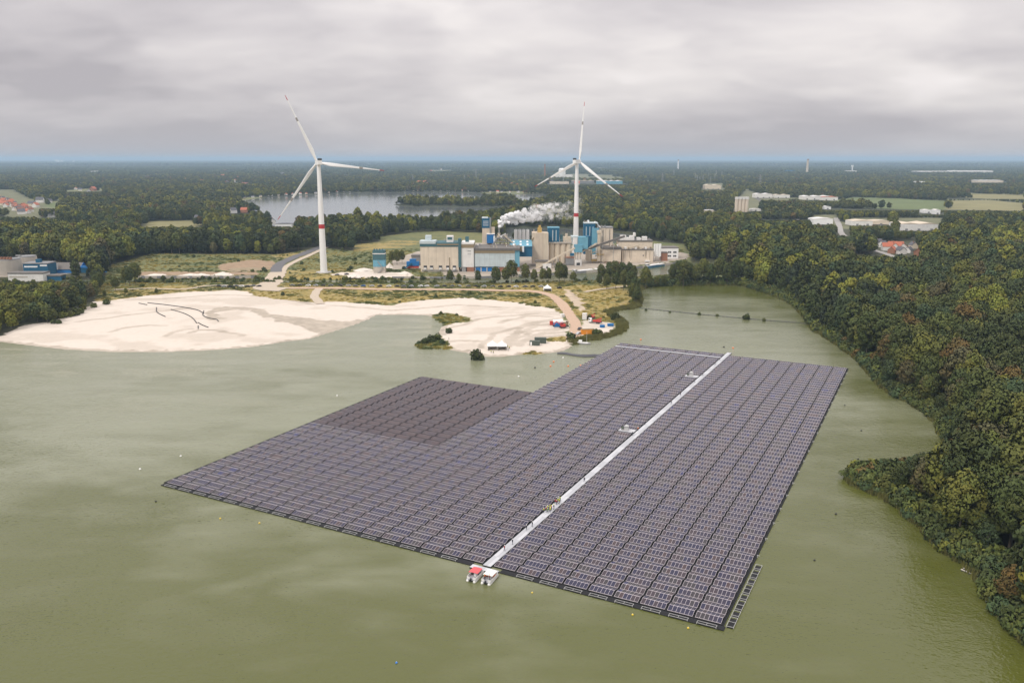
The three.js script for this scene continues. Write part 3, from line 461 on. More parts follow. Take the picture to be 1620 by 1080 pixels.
// perimeter floats and the white tube frames moored along the edges
{
  const f = (name, u0, u1, v0, v1, label) => { const o = thing(name, label, 'float', arr((u0 + u1) / 2, (v0 + v1) / 2), ARR_TURN); const n = Math.max(1, Math.round(Math.max(u1 - u0, v1 - v0) / CP)); const along = u1 - u0 > v1 - v0; for (let i = 0; i < n; i++) part(o, 'float_block', along ? bx((u1 - u0) / n - 0.15, 0.28, v1 - v0, (i + 0.5) / n * (u1 - u0) - (u1 - u0) / 2, -0.05, 0) : bx(u1 - u0, 0.28, (v1 - v0) / n - 0.15, 0, -0.05, (i + 0.5) / n * (v1 - v0) - (v1 - v0) / 2), blackFloat); };
  f('edge_float', -128.2, -4.2, -1.35, 0.5, 'black float strip along the front edge left of the landing');
  f('edge_float', 4.6, 65.6, -1.35, 0.5, 'black float strip along the front edge right of the landing');
  f('edge_float', -129.2, -127.9, 0.7, 160, 'black float strip down the left end of the array');
  f('edge_float', 64.75, 65.1, 36, 281, 'black float strip down the far part of the right edge');
  f('edge_float', 64.75, 65.1, 0.7, 36, 'black float strip at the front right corner');
  const frame = (w, d, cells) => { const g = [], t = 0.075, h = 0.3; for (const s of [-1, 1]) { g.push(bar([-w / 2, h, s * d / 2], [w / 2, h, s * d / 2], t)); g.push(bar([s * w / 2, h + 0.01, -d / 2], [s * w / 2, h + 0.01, d / 2], t)); } for (let i = 1; i < cells; i++) g.push(bar([-w / 2 + w * i / cells, h + 0.01, -d / 2], [-w / 2 + w * i / cells, h + 0.01, d / 2], t)); return join(g); };
  const legs = (w, d) => join([[-1, -1], [1, -1], [-1, 1], [1, 1]].map(([a, b]) => bx(0.12, 0.32, 0.12, a * w / 2, -0.02, b * d / 2)));
  const put = (geo, lg, u, v, turn, label, group) => { const o = thing('mooring_ladder', label, 'mooring ladder', arr(u, v, 0.2), ARR_TURN + turn, group); part(o, 'tube_frame', geo, whiteTube); if (turn) part(o, 'float', bx(geo === g3 ? 4.4 : 2.3, 0.2, 1.5, 0, -0.25, 0), blackFloat); part(o, 'feet', lg, whiteTube); };
  const g2 = frame(4.7, 1.0, 2), l2 = legs(4.7, 1.0);
  for (let c = 0; c < 18; c++) if (c > 0) put(g2, l2, -1.5 - CP * (c + 0.5) + 0.4, -0.85, 0, `white tube frame on the front edge below the ${ORD[c + 1]} column left of the walkway`, 'white tube frames along the front edge');
  for (let c = 0; c < 9; c++) if (c > 0) put(g2, l2, 1.5 + CP * (c + 0.5) + 0.2, -0.85, 0, `white tube frame on the front edge below the ${ORD[c + 1]} column right of the walkway`, 'white tube frames along the front edge');
  const g3 = frame(4.6, 1.7, 2), l3 = legs(4.6, 1.7), g4 = frame(2.5, 1.7, 1), l4 = legs(2.5, 1.7);
  let v = 0.5; for (let i = 0; i < 8; i++) { const L = i % 2 ? 2.5 : 4.6; put(i % 2 ? g4 : g3, i % 2 ? l4 : l3, 66.6, v + L / 2, Math.PI / 2, `${i % 2 ? 'short' : 'long'} white tube frame on the right edge, ${ORD[i + 1]} from the front corner`, 'white tube frames at the front right corner'); v += L + 0.9; }
  const post = join([cyl(0.09, 0.09, 0.7, 0, 0, 0, 8), bx(0.7, 0.12, 0.12, 0.2, 0.55, 0)]);
  for (let i = 0; i < 20; i++) solo('mooring_post', post, whiteTube, `small white mooring post on the right edge, ${ORD[i + 1]} beyond the tube frames`, 'post', arr(65.2, 40 + i * RP * 2.7, 0.2), ARR_TURN, 'mooring posts on the right edge');
}
// inverter stations between the panels beside the walkway
for (const [v, label] of [[0.8 + RP * 28.5, 'white inverter station left of the walkway near the middle of the array'], [0.8 + RP * 50.5, 'white inverter station left of the walkway towards the far end']]) {
  const o = thing('inverter_station', label, 'inverter station', arr(-5, v), ARR_TURN);
  part(o, 'deck', bx(6.8, 0.5, 4.3), blackFloat); part(o, 'floor', bx(6.6, 0.08, 4.1, 0, 0.51, 0), deckMat);
  part(o, 'cabinet', bx(1.7, 1.9, 1.1, -0.2, 0.6, 0.2), whiteTube); part(o, 'transformer', bx(1.0, 1.2, 0.9, -1.9, 0.6, 0.1), matte(0.07, 0.09, 0.06));
  const rf = new THREE.ConeGeometry(1.25, 0.7, 4); rf.rotateY(Math.PI / 4); rf.translate(-0.2, 2.85, 0.2); part(o, 'roof', rf, whiteTube);
  part(o, 'railing', join([bar([-3.2, 1.6, 2], [3.2, 1.6, 2], 0.07), bar([-3.2, 1.1, 2], [3.2, 1.1, 2], 0.07), ...[-3.2, -1, 1, 3.2].map(x => bx(0.07, 1.0, 0.07, x, 0.6, 2))]), alu);
}

// ------------------------------------------------------------------ people: one continuous body, clothes as children
function bodyGeometry(stride, lean, arms) {
  const J = { hip: [0, 0.92, 0], chest: [lean, 1.3, 0], neck: [lean * 1.3, 1.48, 0], head: [lean * 1.4, 1.63, 0.01], sl: [lean - 0.0, 1.41, 0.19], sr: [lean, 1.41, -0.19], el: [lean + arms[0], 1.13, 0.26], er: [lean + arms[1], 1.13, -0.26], hl: [lean + arms[0] * 2.6, 0.9, 0.24], hr: [lean + arms[1] * 2.6, 0.9, -0.24], pl: [0, 0.88, 0.09], pr: [0, 0.88, -0.09], kl: [stride * 0.5, 0.48, 0.1], kr: [-stride * 0.4, 0.48, -0.1], al: [stride * 0.7, 0.08, 0.11], ar: [-stride, 0.08, -0.11], tl: [stride * 0.7 + 0.16, 0.04, 0.12], tr: [-stride + 0.16, 0.04, -0.12] };
  const B = [['hip', 'chest', 0.14, 0.17], ['chest', 'neck', 0.16, 0.06], ['neck', 'head', 0.055, 0.1], ['head', 'head', 0.105, 0.105], ['chest', 'sl', 0.1, 0.075], ['chest', 'sr', 0.1, 0.075], ['sl', 'el', 0.06, 0.048], ['sr', 'er', 0.06, 0.048], ['el', 'hl', 0.046, 0.034], ['er', 'hr', 0.046, 0.034], ['hl', 'hl', 0.045, 0.045], ['hr', 'hr', 0.045, 0.045], ['hip', 'pl', 0.13, 0.1], ['hip', 'pr', 0.13, 0.1], ['pl', 'kl', 0.095, 0.062], ['pr', 'kr', 0.095, 0.062], ['kl', 'al', 0.06, 0.042], ['kr', 'ar', 0.06, 0.042], ['al', 'tl', 0.05, 0.04], ['ar', 'tr', 0.05, 0.04]];
  const N = 56, mc = new MarchingCubes(N, new THREE.MeshBasicMaterial(), false, false, 60000), S = 0.98; mc.isolation = 0;
  for (let k = 0; k < N; k++) for (let j = 0; j < N; j++) for (let i = 0; i < N; i++) {
    const x = ((i - N / 2) / (N / 2)) * S, y = ((j - N / 2) / (N / 2)) * S + 0.9, z = ((k - N / 2) / (N / 2)) * S; let f = 1;
    for (const [p, q, r0, r1] of B) { const a = J[p], b = J[q], dx = b[0] - a[0], dy = b[1] - a[1], dz = b[2] - a[2], t = clamp(((x - a[0]) * dx + (y - a[1]) * dy + (z - a[2]) * dz) / (dx * dx + dy * dy + dz * dz + 1e-9)); const d = Math.hypot(x - a[0] - dx * t, y - a[1] - dy * t, z - a[2] - dz * t) - lerp(r0, r1, t); const h = clamp(0.5 + 0.5 * (f - d) / 0.04); f = lerp(f, d, h) - 0.04 * h * (1 - h); }
    mc.field[i + j * N + k * N * N] = -f;
  }
  mc.update();
  const n = mc.count, g = new THREE.BufferGeometry(), p = new Float32Array(n * 3), q = new Float32Array(n * 3), c = new Float32Array(n * 3);
  for (let i = 0; i < n; i++) { const x = mc.positionArray[i * 3] * S, y = mc.positionArray[i * 3 + 1] * S + 0.9, z = mc.positionArray[i * 3 + 2] * S; p.set([x, y, z], i * 3); q.set([mc.normalArray[i * 3], mc.normalArray[i * 3 + 1], mc.normalArray[i * 3 + 2]], i * 3); c.set(y > 1.5 ? [0.45, 0.27, 0.2] : y < 0.1 ? [0.02, 0.02, 0.02] : y < 0.95 ? [0.03, 0.035, 0.06] : Math.abs(z) > 0.2 && y < 1.0 ? [0.45, 0.27, 0.2] : [0.05, 0.055, 0.07], i * 3); }
  g.setAttribute('position', new THREE.BufferAttribute(p, 3)); g.setAttribute('normal', new THREE.BufferAttribute(q, 3)); g.setAttribute('color', new THREE.BufferAttribute(c, 3)); return g;
}
const bodies = [bodyGeometry(0.02, 0.02, [0.05, 0.05]), bodyGeometry(0.24, 0.05, [0.1, -0.08]), bodyGeometry(0.05, 0.0, [0.14, 0.02])];
const skinMat = new THREE.MeshStandardMaterial({ vertexColors: true, roughness: 0.85 });
const vestGeo = (() => { const g = new THREE.LatheGeometry([[0.165, 0], [0.185, 0.1], [0.19, 0.28], [0.215, 0.42], [0.2, 0.5], [0.1, 0.56]].map(([x, y]) => new THREE.Vector2(x, y)), 14); g.scale(0.82, 1, 1.12); g.translate(0.03, 0.93, 0); return g; })();
const hatGeo = (() => { const g = new THREE.SphereGeometry(0.135, 12, 8, 0, 6.283, 0, 1.7); g.scale(1.05, 0.95, 1); const b = new THREE.CylinderGeometry(0.165, 0.17, 0.02, 14); b.translate(0.02, 0.0, 0); const m = join([g, b]); m.translate(0.03, 1.68, 0); return m; })();
const CLOTH = { yellow: matte(0.75, 0.75, 0.03), orange: matte(0.75, 0.17, 0.03), red: matte(0.55, 0.04, 0.03), dark: matte(0.03, 0.032, 0.045), green: matte(0.16, 0.42, 0.05), blue: matte(0.05, 0.09, 0.25), white: matte(0.75, 0.75, 0.72) };
function person(x, y, z, turn, vest, hat, pose, label, group) { const o = thing('person', label, 'person', [x, y, z], turn, group); part(o, 'body', bodies[pose], skinMat); part(o, 'jacket', vestGeo, CLOTH[vest]); if (hat) part(o, 'helmet', hatGeo, CLOTH[hat]); return o; }
{
  const deck = 0.43, rnd = rngOf(66);
  const uvOf = (px, py) => { const [x, z] = G(px, py, deck), dx = x - ARR_O[0], dz = z - ARR_O[1]; return [dx * ARR_U[0] + dz * ARR_U[1], dx * ARR_V[0] + dz * ARR_V[1]]; };
  const crowd = [['yellow', 'white'], ['green', 'white'], ['orange', 'white'], ['yellow', 'yellow'], ['dark', 'white'], ['yellow', 'white'], ['orange', 'yellow'], ['yellow', null], ['dark', 'yellow'], ['red', 'white'], ['red', null], ['yellow', 'yellow'], ['yellow', 'white'], ['dark', 'white'], ['green', 'yellow'], ['white', 'white']];
  const v0 = uvOf(869, 813)[1], v1 = uvOf(888, 795)[1];
  const seen = {};
  crowd.forEach(([a, b], i) => { const t = i / crowd.length, gap = t > 0.52 ? 3.2 : 0, p = arr(-0.95 + (i * 0.618 % 1) * 1.9, lerp(v0, v1 - 2, t) + gap, deck); const key = `${a}${b}`; seen[key] = (seen[key] || 0) + 1; person(p[0], p[1], p[2], rnd() * 6.28, a, b, i % 3, `person in ${a} ${a === 'yellow' || a === 'orange' ? 'safety vest' : 'jacket'}${b ? ` and ${b} helmet` : ' without helmet'} in the ${gap ? 'far' : 'near'} crowd on the walkway`, 'people gathered on the walkway'); });
  for (const [px, py, a, b, pose, label] of [[798, 871, 'red', 'white', 1, 'person in red jacket on the walkway, the one nearest the boats'], [811, 861, 'dark', 'white', 1, 'person in dark clothes on the walkway just beyond the one in red'], [833, 838, 'dark', 'white', 0, 'person in dark clothes and white helmet, left of two standing below the crowd'], [842, 833, 'dark', 'white', 1, 'person in dark clothes, right of two standing below the crowd'], [924.5, 762, 'dark', null, 1, 'lone person in dark clothes on the walkway just beyond the crowd'], [996, 688, 'dark', 'white', 0, 'person in dark clothes on the walkway at the middle inverter station'], [1001, 680, 'orange', 'white', 0, 'person in orange vest beside the middle inverter station'], [1017, 671, 'dark', null, 0, 'person in dark clothes on the walkway just past the middle inverter station'],
    [1062, 639, 'dark', null, 0, 'person on the walkway, sixth from its far end'], [1076.5, 626, 'dark', null, 1, 'person on the walkway, fifth from its far end'], [1099, 605, 'dark', null, 0, 'person on the walkway beside the far inverter station'], [1112, 594, 'dark', null, 1, 'person on the walkway, third from its far end'], [1131.5, 577, 'dark', null, 0, 'person on the walkway, second from its far end'], [1139, 570, 'dark', null, 1, 'person on the walkway, the one nearest its far end']]) {
    const [u, v] = uvOf(px, py), p = arr(clamp(u, -0.9, 0.9), v, deck); person(p[0], p[1], p[2], rnd() * 6.28, a, b, pose, label);
  }
}

// ------------------------------------------------------------------ two pontoon boats at the landing
function pontoonBoat(u, v, canopyMat, trim, label, crew) {
  const o = thing('pontoon_boat', label, 'boat', arr(u, v), ARR_TURN + 0.06), white = matte(0.75, 0.74, 0.71, 0.4), grey = matte(0.35, 0.36, 0.38, 0.6), black = matte(0.02, 0.02, 0.022, 0.4);
  const hull = () => { const g = new THREE.CapsuleGeometry(0.42, 5.2, 6, 14); g.rotateX(Math.PI / 2); const p = g.attributes.position; for (let i = 0; i < p.count; i++) if (p.getZ(i) < -2.0) { const t = (-2.0 - p.getZ(i)) / 1.0; p.setY(i, p.getY(i) + t * 0.25); p.setX(i, p.getX(i) * (1 - 0.35 * clamp(t))); } g.computeVertexNormals(); return g; };
  for (const s of [-1, 1]) part(o, 'hull', hull(), white).position.set(s * 1.0, 0.18, 0);
  part(o, 'deck', bx(2.7, 0.12, 5.2, 0, 0.55, 0.1), grey);
  part(o, 'side_wall', join([bx(0.08, 0.6, 4.6, -1.3, 0.67, 0.1), bx(0.08, 0.6, 4.6, 1.3, 0.67, 0.1), bx(2.5, 0.6, 0.08, 0, 0.67, -2.3), bx(0.8, 0.6, 0.08, -0.9, 0.67, 2.4), bx(0.8, 0.6, 0.08, 0.9, 0.67, 2.4)]), white);
  for (const [x, z] of [[-1.2, -1.5], [1.2, -1.5], [-1.2, 1.2], [1.2, 1.2]]) part(o, 'canopy_post', cyl(0.035, 0.035, 1.4, x, 0.67, z, 6), alu);
  const cp = new THREE.BoxGeometry(2.7, 0.1, 3.1, 8, 1, 6), q = cp.attributes.position; for (let i = 0; i < q.count; i++) q.setY(i, q.getY(i) - 0.12 * (q.getX(i) / 1.35) ** 2); cp.computeVertexNormals(); cp.translate(0, 2.12, -0.15); part(o, 'canopy', cp, canopyMat);
  part(o, 'bench', join([bx(0.5, 0.4, 1.6, -0.95, 0.67, -0.9), bx(0.5, 0.4, 1.6, 0.95, 0.67, -0.9)]), trim);
  part(o, 'console', bx(0.7, 0.9, 0.4, 0.2, 0.67, 0.4), white);
  const mt = part(o, 'outboard_motor', join([bx(0.36, 0.5, 0.5, 0, 0.55, 2.75), bx(0.16, 0.8, 0.2, 0, -0.2, 2.8)]), black);
}
{
  const c1 = G(752, 911, 0.4), c2 = G(775, 915, 0.4), toUV = ([x, z]) => { const dx = x - ARR_O[0], dz = z - ARR_O[1]; return [dx * ARR_U[0] + dz * ARR_U[1], dx * ARR_V[0] + dz * ARR_V[1]]; };
  const a = toUV(c1), b = toUV(c2);
  pontoonBoat(a[0], a[1], matte(0.62, 0.10, 0.11, 0.7), matte(0.06, 0.06, 0.065), 'white pontoon boat with a red canopy moored at the landing');
  pontoonBoat(b[0], b[1], matte(0.82, 0.80, 0.72, 0.7), matte(0.45, 0.12, 0.05), 'white pontoon boat with a cream canopy and an orange-clad person aboard');
  const p = arr(b[0] - 0.6, b[1] - 1.7, 0.67); person(p[0], p[1], p[2], 2.2, 'orange', null, 0, 'person in orange jacket standing at the stern of the cream-topped boat');
  const p2 = arr(b[0] + 0.5, b[1] - 1.2, 0.67); person(p2[0], p2[1], p2[2], 0.7, 'red', null, 2, 'person in red under the cream boat canopy');
}
// buoys
{
  const ball = (r) => { const g = new THREE.SphereGeometry(r, 14, 10); g.scale(1, 0.85, 1); return g; }, tops = { white: matte(0.8, 0.8, 0.76, 0.5), orange: matte(0.75, 0.2, 0.06, 0.5), black: matte(0.015, 0.015, 0.018, 0.5), yellow: matte(0.7, 0.5, 0.05, 0.5), blue: matte(0.03, 0.2, 0.6, 0.5) };
  for (const [px, py, c, r, where] of [[221, 742, 'white', 0.4, 'on open water left of the array, the nearer of two'], [285.5, 721.5, 'white', 0.4, 'on open water left of the array, the farther of two'], [246, 793, 'black', 0.32, 'just off the left corner of the array'], [348, 820, 'yellow', 0.3, 'off the front edge near the left corner'], [410, 827, 'yellow', 0.3, 'off the front edge, second from the left corner'], [533, 626, 'white', 0.42, 'behind the left end of the array'], [1001, 972, 'yellow', 0.28, 'off the front right edge, left of two'], [1089, 993, 'yellow', 0.28, 'off the front right corner'], [842, 937, 'yellow', 0.25, 'right of the two boats'], [627, 1048, 'blue', 0.28, 'alone near the bottom of the picture'], [1363, 681, 'black', 0.35, 'right of the array, the farthest of three'], [1358, 726, 'black', 0.35, 'right of the array, the middle of three'], [1323, 813, 'black', 0.35, 'right of the array, the nearest of three'], [1289, 886, 'black', 0.3, 'off the right edge near the front corner'], [1337, 641, 'black', 0.35, 'beyond the far right corner of the array'], [1145.5, 549, 'black', 0.55, 'just behind the far end of the walkway'], [1160, 550.5, 'orange', 0.55, 'behind the far end of the walkway'], [871, 579, 'orange', 0.5, 'in the inlet, left of the pipe'], [876, 572, 'orange', 0.5, 'in the inlet nearest the sand spit'], [899, 579, 'orange', 0.5, 'in the inlet below the floating pipe'], [1014, 537, 'orange', 0.55, 'off the left far corner of the array'], [891, 566, 'white', 0.5, 'at the end of the floating pipe'], [846.5, 581.5, 'black', 0.5, 'in the inlet in front of the tents'], [820.5, 595.5, 'white', 0.5, 'in the inlet above the dark panels'], [919, 578, 'orange', 0.5, 'in the inlet beside the array']]) {
    const [x, z] = G(px, py, 0.1), o = thing('buoy', `small ${c} buoy ${where}`, 'buoy', [x, 0, z], 0, 'buoys on the lake'); part(o, 'float', ball(r), tops[c]).position.y = r * 0.35; part(o, 'ring', cyl(r * 0.18, r * 0.18, r * 0.5, 0, r * 1.05, 0, 8), tops[c === 'black' ? 'black' : 'white']);
  }
}

// ------------------------------------------------------------------ roads and tracks
function ribbon(name, pts, width, mat, lift, label, kind = 'structure') {
  const c = new THREE.CatmullRomCurve3(pts.map(p => { const [x, z] = G(p[0], p[1], 1.9); return new THREE.Vector3(x, 0, z); }), false, 'centripetal'), L = c.getLength(), n = Math.max(8, Math.round(L / 4)), pos = [], uv = [], idx = [], m = 7;
  for (let i = 0; i <= n; i++) { const p = c.getPointAt(i / n), w = Array.isArray(width) ? lerp(width[0], width[1], i / n) : width; paths.push([p.x, p.z, w * 0.62 + 0.8]); }
  for (let i = 0; i <= n; i++) { const p = c.getPointAt(i / n), t = c.getTangentAt(i / n), w = Array.isArray(width) ? lerp(width[0], width[1], i / n) : width; for (let j = 0; j < m; j++) { const s = (j / (m - 1) - 0.5) * w, wob = j === 0 || j === m - 1 ? (noise2(i * 0.6, j * 5) - 0.5) * w * 0.14 : 0, x = p.x - t.z * (s + wob), z = p.z + t.x * (s + wob); pos.push(x, Math.max(0.5, height(x, z)) + lift, z); uv.push(x / 12, z / 12); } }
  for (let i = 0; i < n; i++) for (let j = 0; j < m - 1; j++) { const a = i * m + j; idx.push(a, a + 1, a + m, a + 1, a + m + 1, a + m); }
  const g = new THREE.BufferGeometry(); g.setAttribute('position', new THREE.Float32BufferAttribute(pos, 3)); g.setAttribute('uv', new THREE.Float32BufferAttribute(uv, 2)); g.setIndex(idx); g.computeVertexNormals(); mat.side = THREE.DoubleSide;
  return structure(name, g, mat, label);
}
const grit = noiseTexture(256, tiled((u, v) => 0.78 + 0.3 * (fbm(u * 14, v * 14, 4) - 0.5) + 0.25 * (fbm(u * 60, v * 60, 2) - 0.5)));
const trackMat = new THREE.MeshStandardMaterial({ color: lin(0.62, 0.44, 0.31), map: grit, roughness: 0.95 }), asphaltMat = new THREE.MeshStandardMaterial({ color: lin(0.16, 0.155, 0.16), map: grit, roughness: 0.9 }), paleTrack = new THREE.MeshStandardMaterial({ color: lin(0.62, 0.52, 0.40), map: grit, roughness: 0.95 }), concreteMat = new THREE.MeshStandardMaterial({ color: lin(0.42, 0.40, 0.37), map: grit, roughness: 0.9 });
ribbon('sand_track', [[455, 456], [520, 456], [600, 457], [700, 458.5], [780, 459.5], [840, 461], [868, 466], [888, 480], [903, 500], [912, 520], [905, 533]], 8, trackMat, 0.28, 'pinkish sand track along the canal and down to the lake');
ribbon('sand_track', [[504, 457], [499, 463], [498, 470], [507, 481]], 7, paleTrack, 0.31, 'short sand track from the car row down to the beach');
ribbon('access_road', [[515, 388], [488, 399], [462, 409], [444, 418], [437, 426], [437, 431]], 11, asphaltMat, 0.36, 'grey asphalt access road curving down to the canal crossing');
ribbon('road_verge', [[518, 391], [492, 403], [468, 414], [452, 423], [446, 431]], 6, paleTrack, 0.28, 'pale sandy verge beside the access road');
ribbon('sand_track', [[439, 431], [433, 440], [426, 449], [420, 457], [450, 458]], [16, 20], paleTrack, 0.34, 'wide sandy apron over the canal crossing');
ribbon('farm_track', [[180, 458], [230, 456], [290, 457], [330, 452], [400, 451]], 4, paleTrack, 0.25, 'pale farm track behind the beach');
ribbon('sand_track', [[925, 462], [960, 456], [1000, 452.5]], 4, paleTrack, 0.25, 'thin sand path on the grassy bank near the canal');
ribbon('country_road', [[1323, 345], [1328, 358], [1332, 370], [1352, 384], [1380, 395], [1402, 402], [1420, 412]], 9, concreteMat, 0.2, 'pale road through the trees past the red-roofed houses');
ribbon('forest_track', [[1510, 443], [1560, 461], [1620, 488], [1680, 515]], 6, new THREE.MeshStandardMaterial({ color: lin(0.16, 0.15, 0.08), map: grit, roughness: 1 }), 0.2, 'grassy cutting through the wood');
ribbon('railway_cutting', [[1195, 312], [1215, 325], [1250, 342], [1275, 352]], 10, new THREE.MeshStandardMaterial({ color: lin(0.17, 0.16, 0.14), map: grit, roughness: 1 }), 0.2, 'straight dark road running away beside the white silos');

// ------------------------------------------------------------------ wind turbines
const turbineWhite = matte(0.80, 0.80, 0.78, 0.5), turbineRed = matte(0.45, 0.03, 0.035, 0.5), turbineDark = matte(0.05, 0.055, 0.06, 0.6), turbineGrey = matte(0.30, 0.28, 0.25, 0.6);
function bladeGeometry(r0, r1) { // section of a blade from radius r0 to r1
  const R = 66, chord = r => r < 3 ? 2.2 : r < 13 ? lerp(2.2, 3.7, smooth(3, 13, r)) : lerp(3.7, 0.5, Math.pow((r - 13) / (R - 13), 0.85)), thick = r => r < 3 ? 2.1 : r < 13 ? lerp(2.1, 1.1, smooth(3, 13, r)) : lerp(1.1, 0.12, (r - 13) / (R - 13));
  return new ParametricGeometry((u, v, t) => { const r = lerp(r0, r1, v), a = u * Math.PI * 2, c = chord(r), tw = lerp(0.35, 0.02, smooth(0, 40, r)), x = Math.cos(a) * c * 0.5 + (c - 2.2) * 0.22, z = Math.sin(a) * thick(r) * 0.5 * (0.6 + 0.4 * Math.cos(a)), bend = -((r / R) ** 2) * 2.2; t.set(x * Math.cos(tw) - z * Math.sin(tw), r, x * Math.sin(tw) + z * Math.cos(tw) + bend); }, 18, 14);
}
const bladeParts = [bladeGeometry(1.2, 41), bladeGeometry(41, 44.5), bladeGeometry(44.5, 61.5), bladeGeometry(61.5, 66)];
function turbine(px, dist, baseY, hubPy, turn, angles, label) {
  const [x, hubY] = atZ(px, hubPy, dist), o = thing('wind_turbine', label, 'wind turbine', [x, baseY, -dist], turn), H = hubY - baseY;
  const seg = (a, b, name, mat) => part(o, name, cyl(lerp(3.4, 1.75, a), lerp(3.4, 1.75, b), H * (b - a) - 1.2 * (b === 1), 0, H * a, 0, 32), mat);
  seg(0, 0.405, 'tower', turbineWhite); seg(0.405, 0.445, 'red_band', turbineRed); seg(0.445, 1, 'tower', turbineWhite);
  part(o, 'foundation', cyl(8, 7.2, 1.2, 0, -0.6, 0, 28), matte(0.4, 0.38, 0.35));
  const n = new THREE.BoxGeometry(4.2, 4.2, 12, 4, 4, 8), q = n.attributes.position; for (let i = 0; i < q.count; i++) { const k = 1 - 0.12 * Math.abs(q.getZ(i) / 6) ** 3; q.setX(i, q.getX(i) * k); q.setY(i, q.getY(i) * k); } n.computeVertexNormals(); n.translate(0, H, 1.5);
  const nac = part(o, 'nacelle', n, turbineWhite); part(nac, 'cooler', bx(3.9, 2.0, 1.0, 0, H + 1.9, 6.4), turbineDark);
  const hub = new THREE.SphereGeometry(2.1, 20, 14); hub.scale(1, 1, 1.35); hub.translate(0, H, -6); part(o, 'hub', hub, turbineWhite);
  for (const a of angles) { const b = part(o, 'blade', bladeParts[0], turbineWhite); b.position.set(0, H, -6); b.rotation.z = a * Math.PI / 180 - Math.PI / 2; part(b, 'grey_band', bladeParts[1], turbineGrey); part(b, 'outer_blade', bladeParts[2], turbineWhite); part(b, 'red_tip', bladeParts[3], turbineRed); }
  return o;
}
turbine(503.5, 795, 2.2, 257, 0.42, [112.8, -7.2, 233], 'tall white wind turbine standing left of the factory by the access road');
turbine(913, 960, 2.2, 255.5, -0.52, [86, 206, -36], 'white wind turbine rising behind the factory silos');

// ------------------------------------------------------------------ factory
const P = { beige: matte(0.68, 0.57, 0.44), cream: matte(0.78, 0.67, 0.53), white: matte(0.84, 0.82, 0.78), pale: matte(0.58, 0.66, 0.67), teal: matte(0.06, 0.15, 0.17), tan: matte(0.32, 0.25, 0.15), blue: matte(0.006, 0.115, 0.22), bright: matte(0.008, 0.15, 0.40), sky: matte(0.16, 0.40, 0.52), brick: matte(0.36, 0.17, 0.10), grey: matte(0.26, 0.26, 0.26), dark: matte(0.04, 0.042, 0.045), roof: matte(0.17, 0.155, 0.14), steel: matte(0.34, 0.34, 0.33, 0.5, { metalness: 0.4 }), yellow: matte(0.50, 0.34, 0.10), dust: matte(0.70, 0.60, 0.46), conc: matte(0.52, 0.47, 0.40), red: matte(0.5, 0.05, 0.04), orange: matte(0.75, 0.28, 0.02), green: matte(0.08, 0.10, 0.08), whitepaint: matte(0.84, 0.84, 0.82, 0.5), glass: matte(0.03, 0.035, 0.04, 0.2), tile: matte(0.42, 0.13, 0.07), tileDark: matte(0.22, 0.10, 0.07), slate: matte(0.10, 0.10, 0.11), tent: matte(0.82, 0.82, 0.80, 0.8) };
{ // weathering: streaked, stained sheet cladding
  const streak = noiseTexture(256, tiled((u, v) => 0.86 + 0.26 * (fbm(u * 40, v * 3, 3) - 0.5) + 0.28 * (fbm(u * 7, v * 7, 4) - 0.5)));
  for (const k of ['beige', 'cream', 'white', 'pale', 'dust', 'conc', 'sky', 'blue', 'teal', 'brick', 'grey', 'roof', 'tan']) { P[k].map = streak; P[k].needsUpdate = true; }
}
// a frame for a building seen at distance `dist`: photo columns and rows become metres in its own front plane
function site(name, label, category, px, pyBase, dist, turn = 0, group) {
  const [x, y] = atZ(px, pyBase, dist), o = thing(name, label, category, [x, Math.min(y, 2.2), -dist], turn, group);
  const mx = p => atZ(p, pyBase, dist)[0] - x, my = p => atZ(px, p, dist)[1] - o.position.y;
  o.box = (n, x0, x1, y0, y1, z0, z1, mat, parent = o) => { const a = mx(x0), b = mx(x1), c = my(y1), d = my(y0); return part(parent, n, bx(b - a, d - c, z1 - z0, (a + b) / 2, c, -(z0 + z1) / 2), mat); };   // z0..z1 metres behind the front plane
  o.cyl = (n, x0, x1, y0, y1, z, mat, parent = o, taper = 1) => { const a = mx(x0), b = mx(x1), c = my(y1), d = my(y0); return part(parent, n, cyl((b - a) / 2 * taper, (b - a) / 2, d - c, (a + b) / 2, c, -z - (b - a) / 2, 24), mat); };
  o.bar = (n, x0, y0, x1, y1, z0, z1, w, mat, parent = o) => part(parent, n, bar([mx(x0), my(y0), -z0], [mx(x1), my(y1), -z1], w), mat);
  o.mx = mx; o.my = my; return o;
}
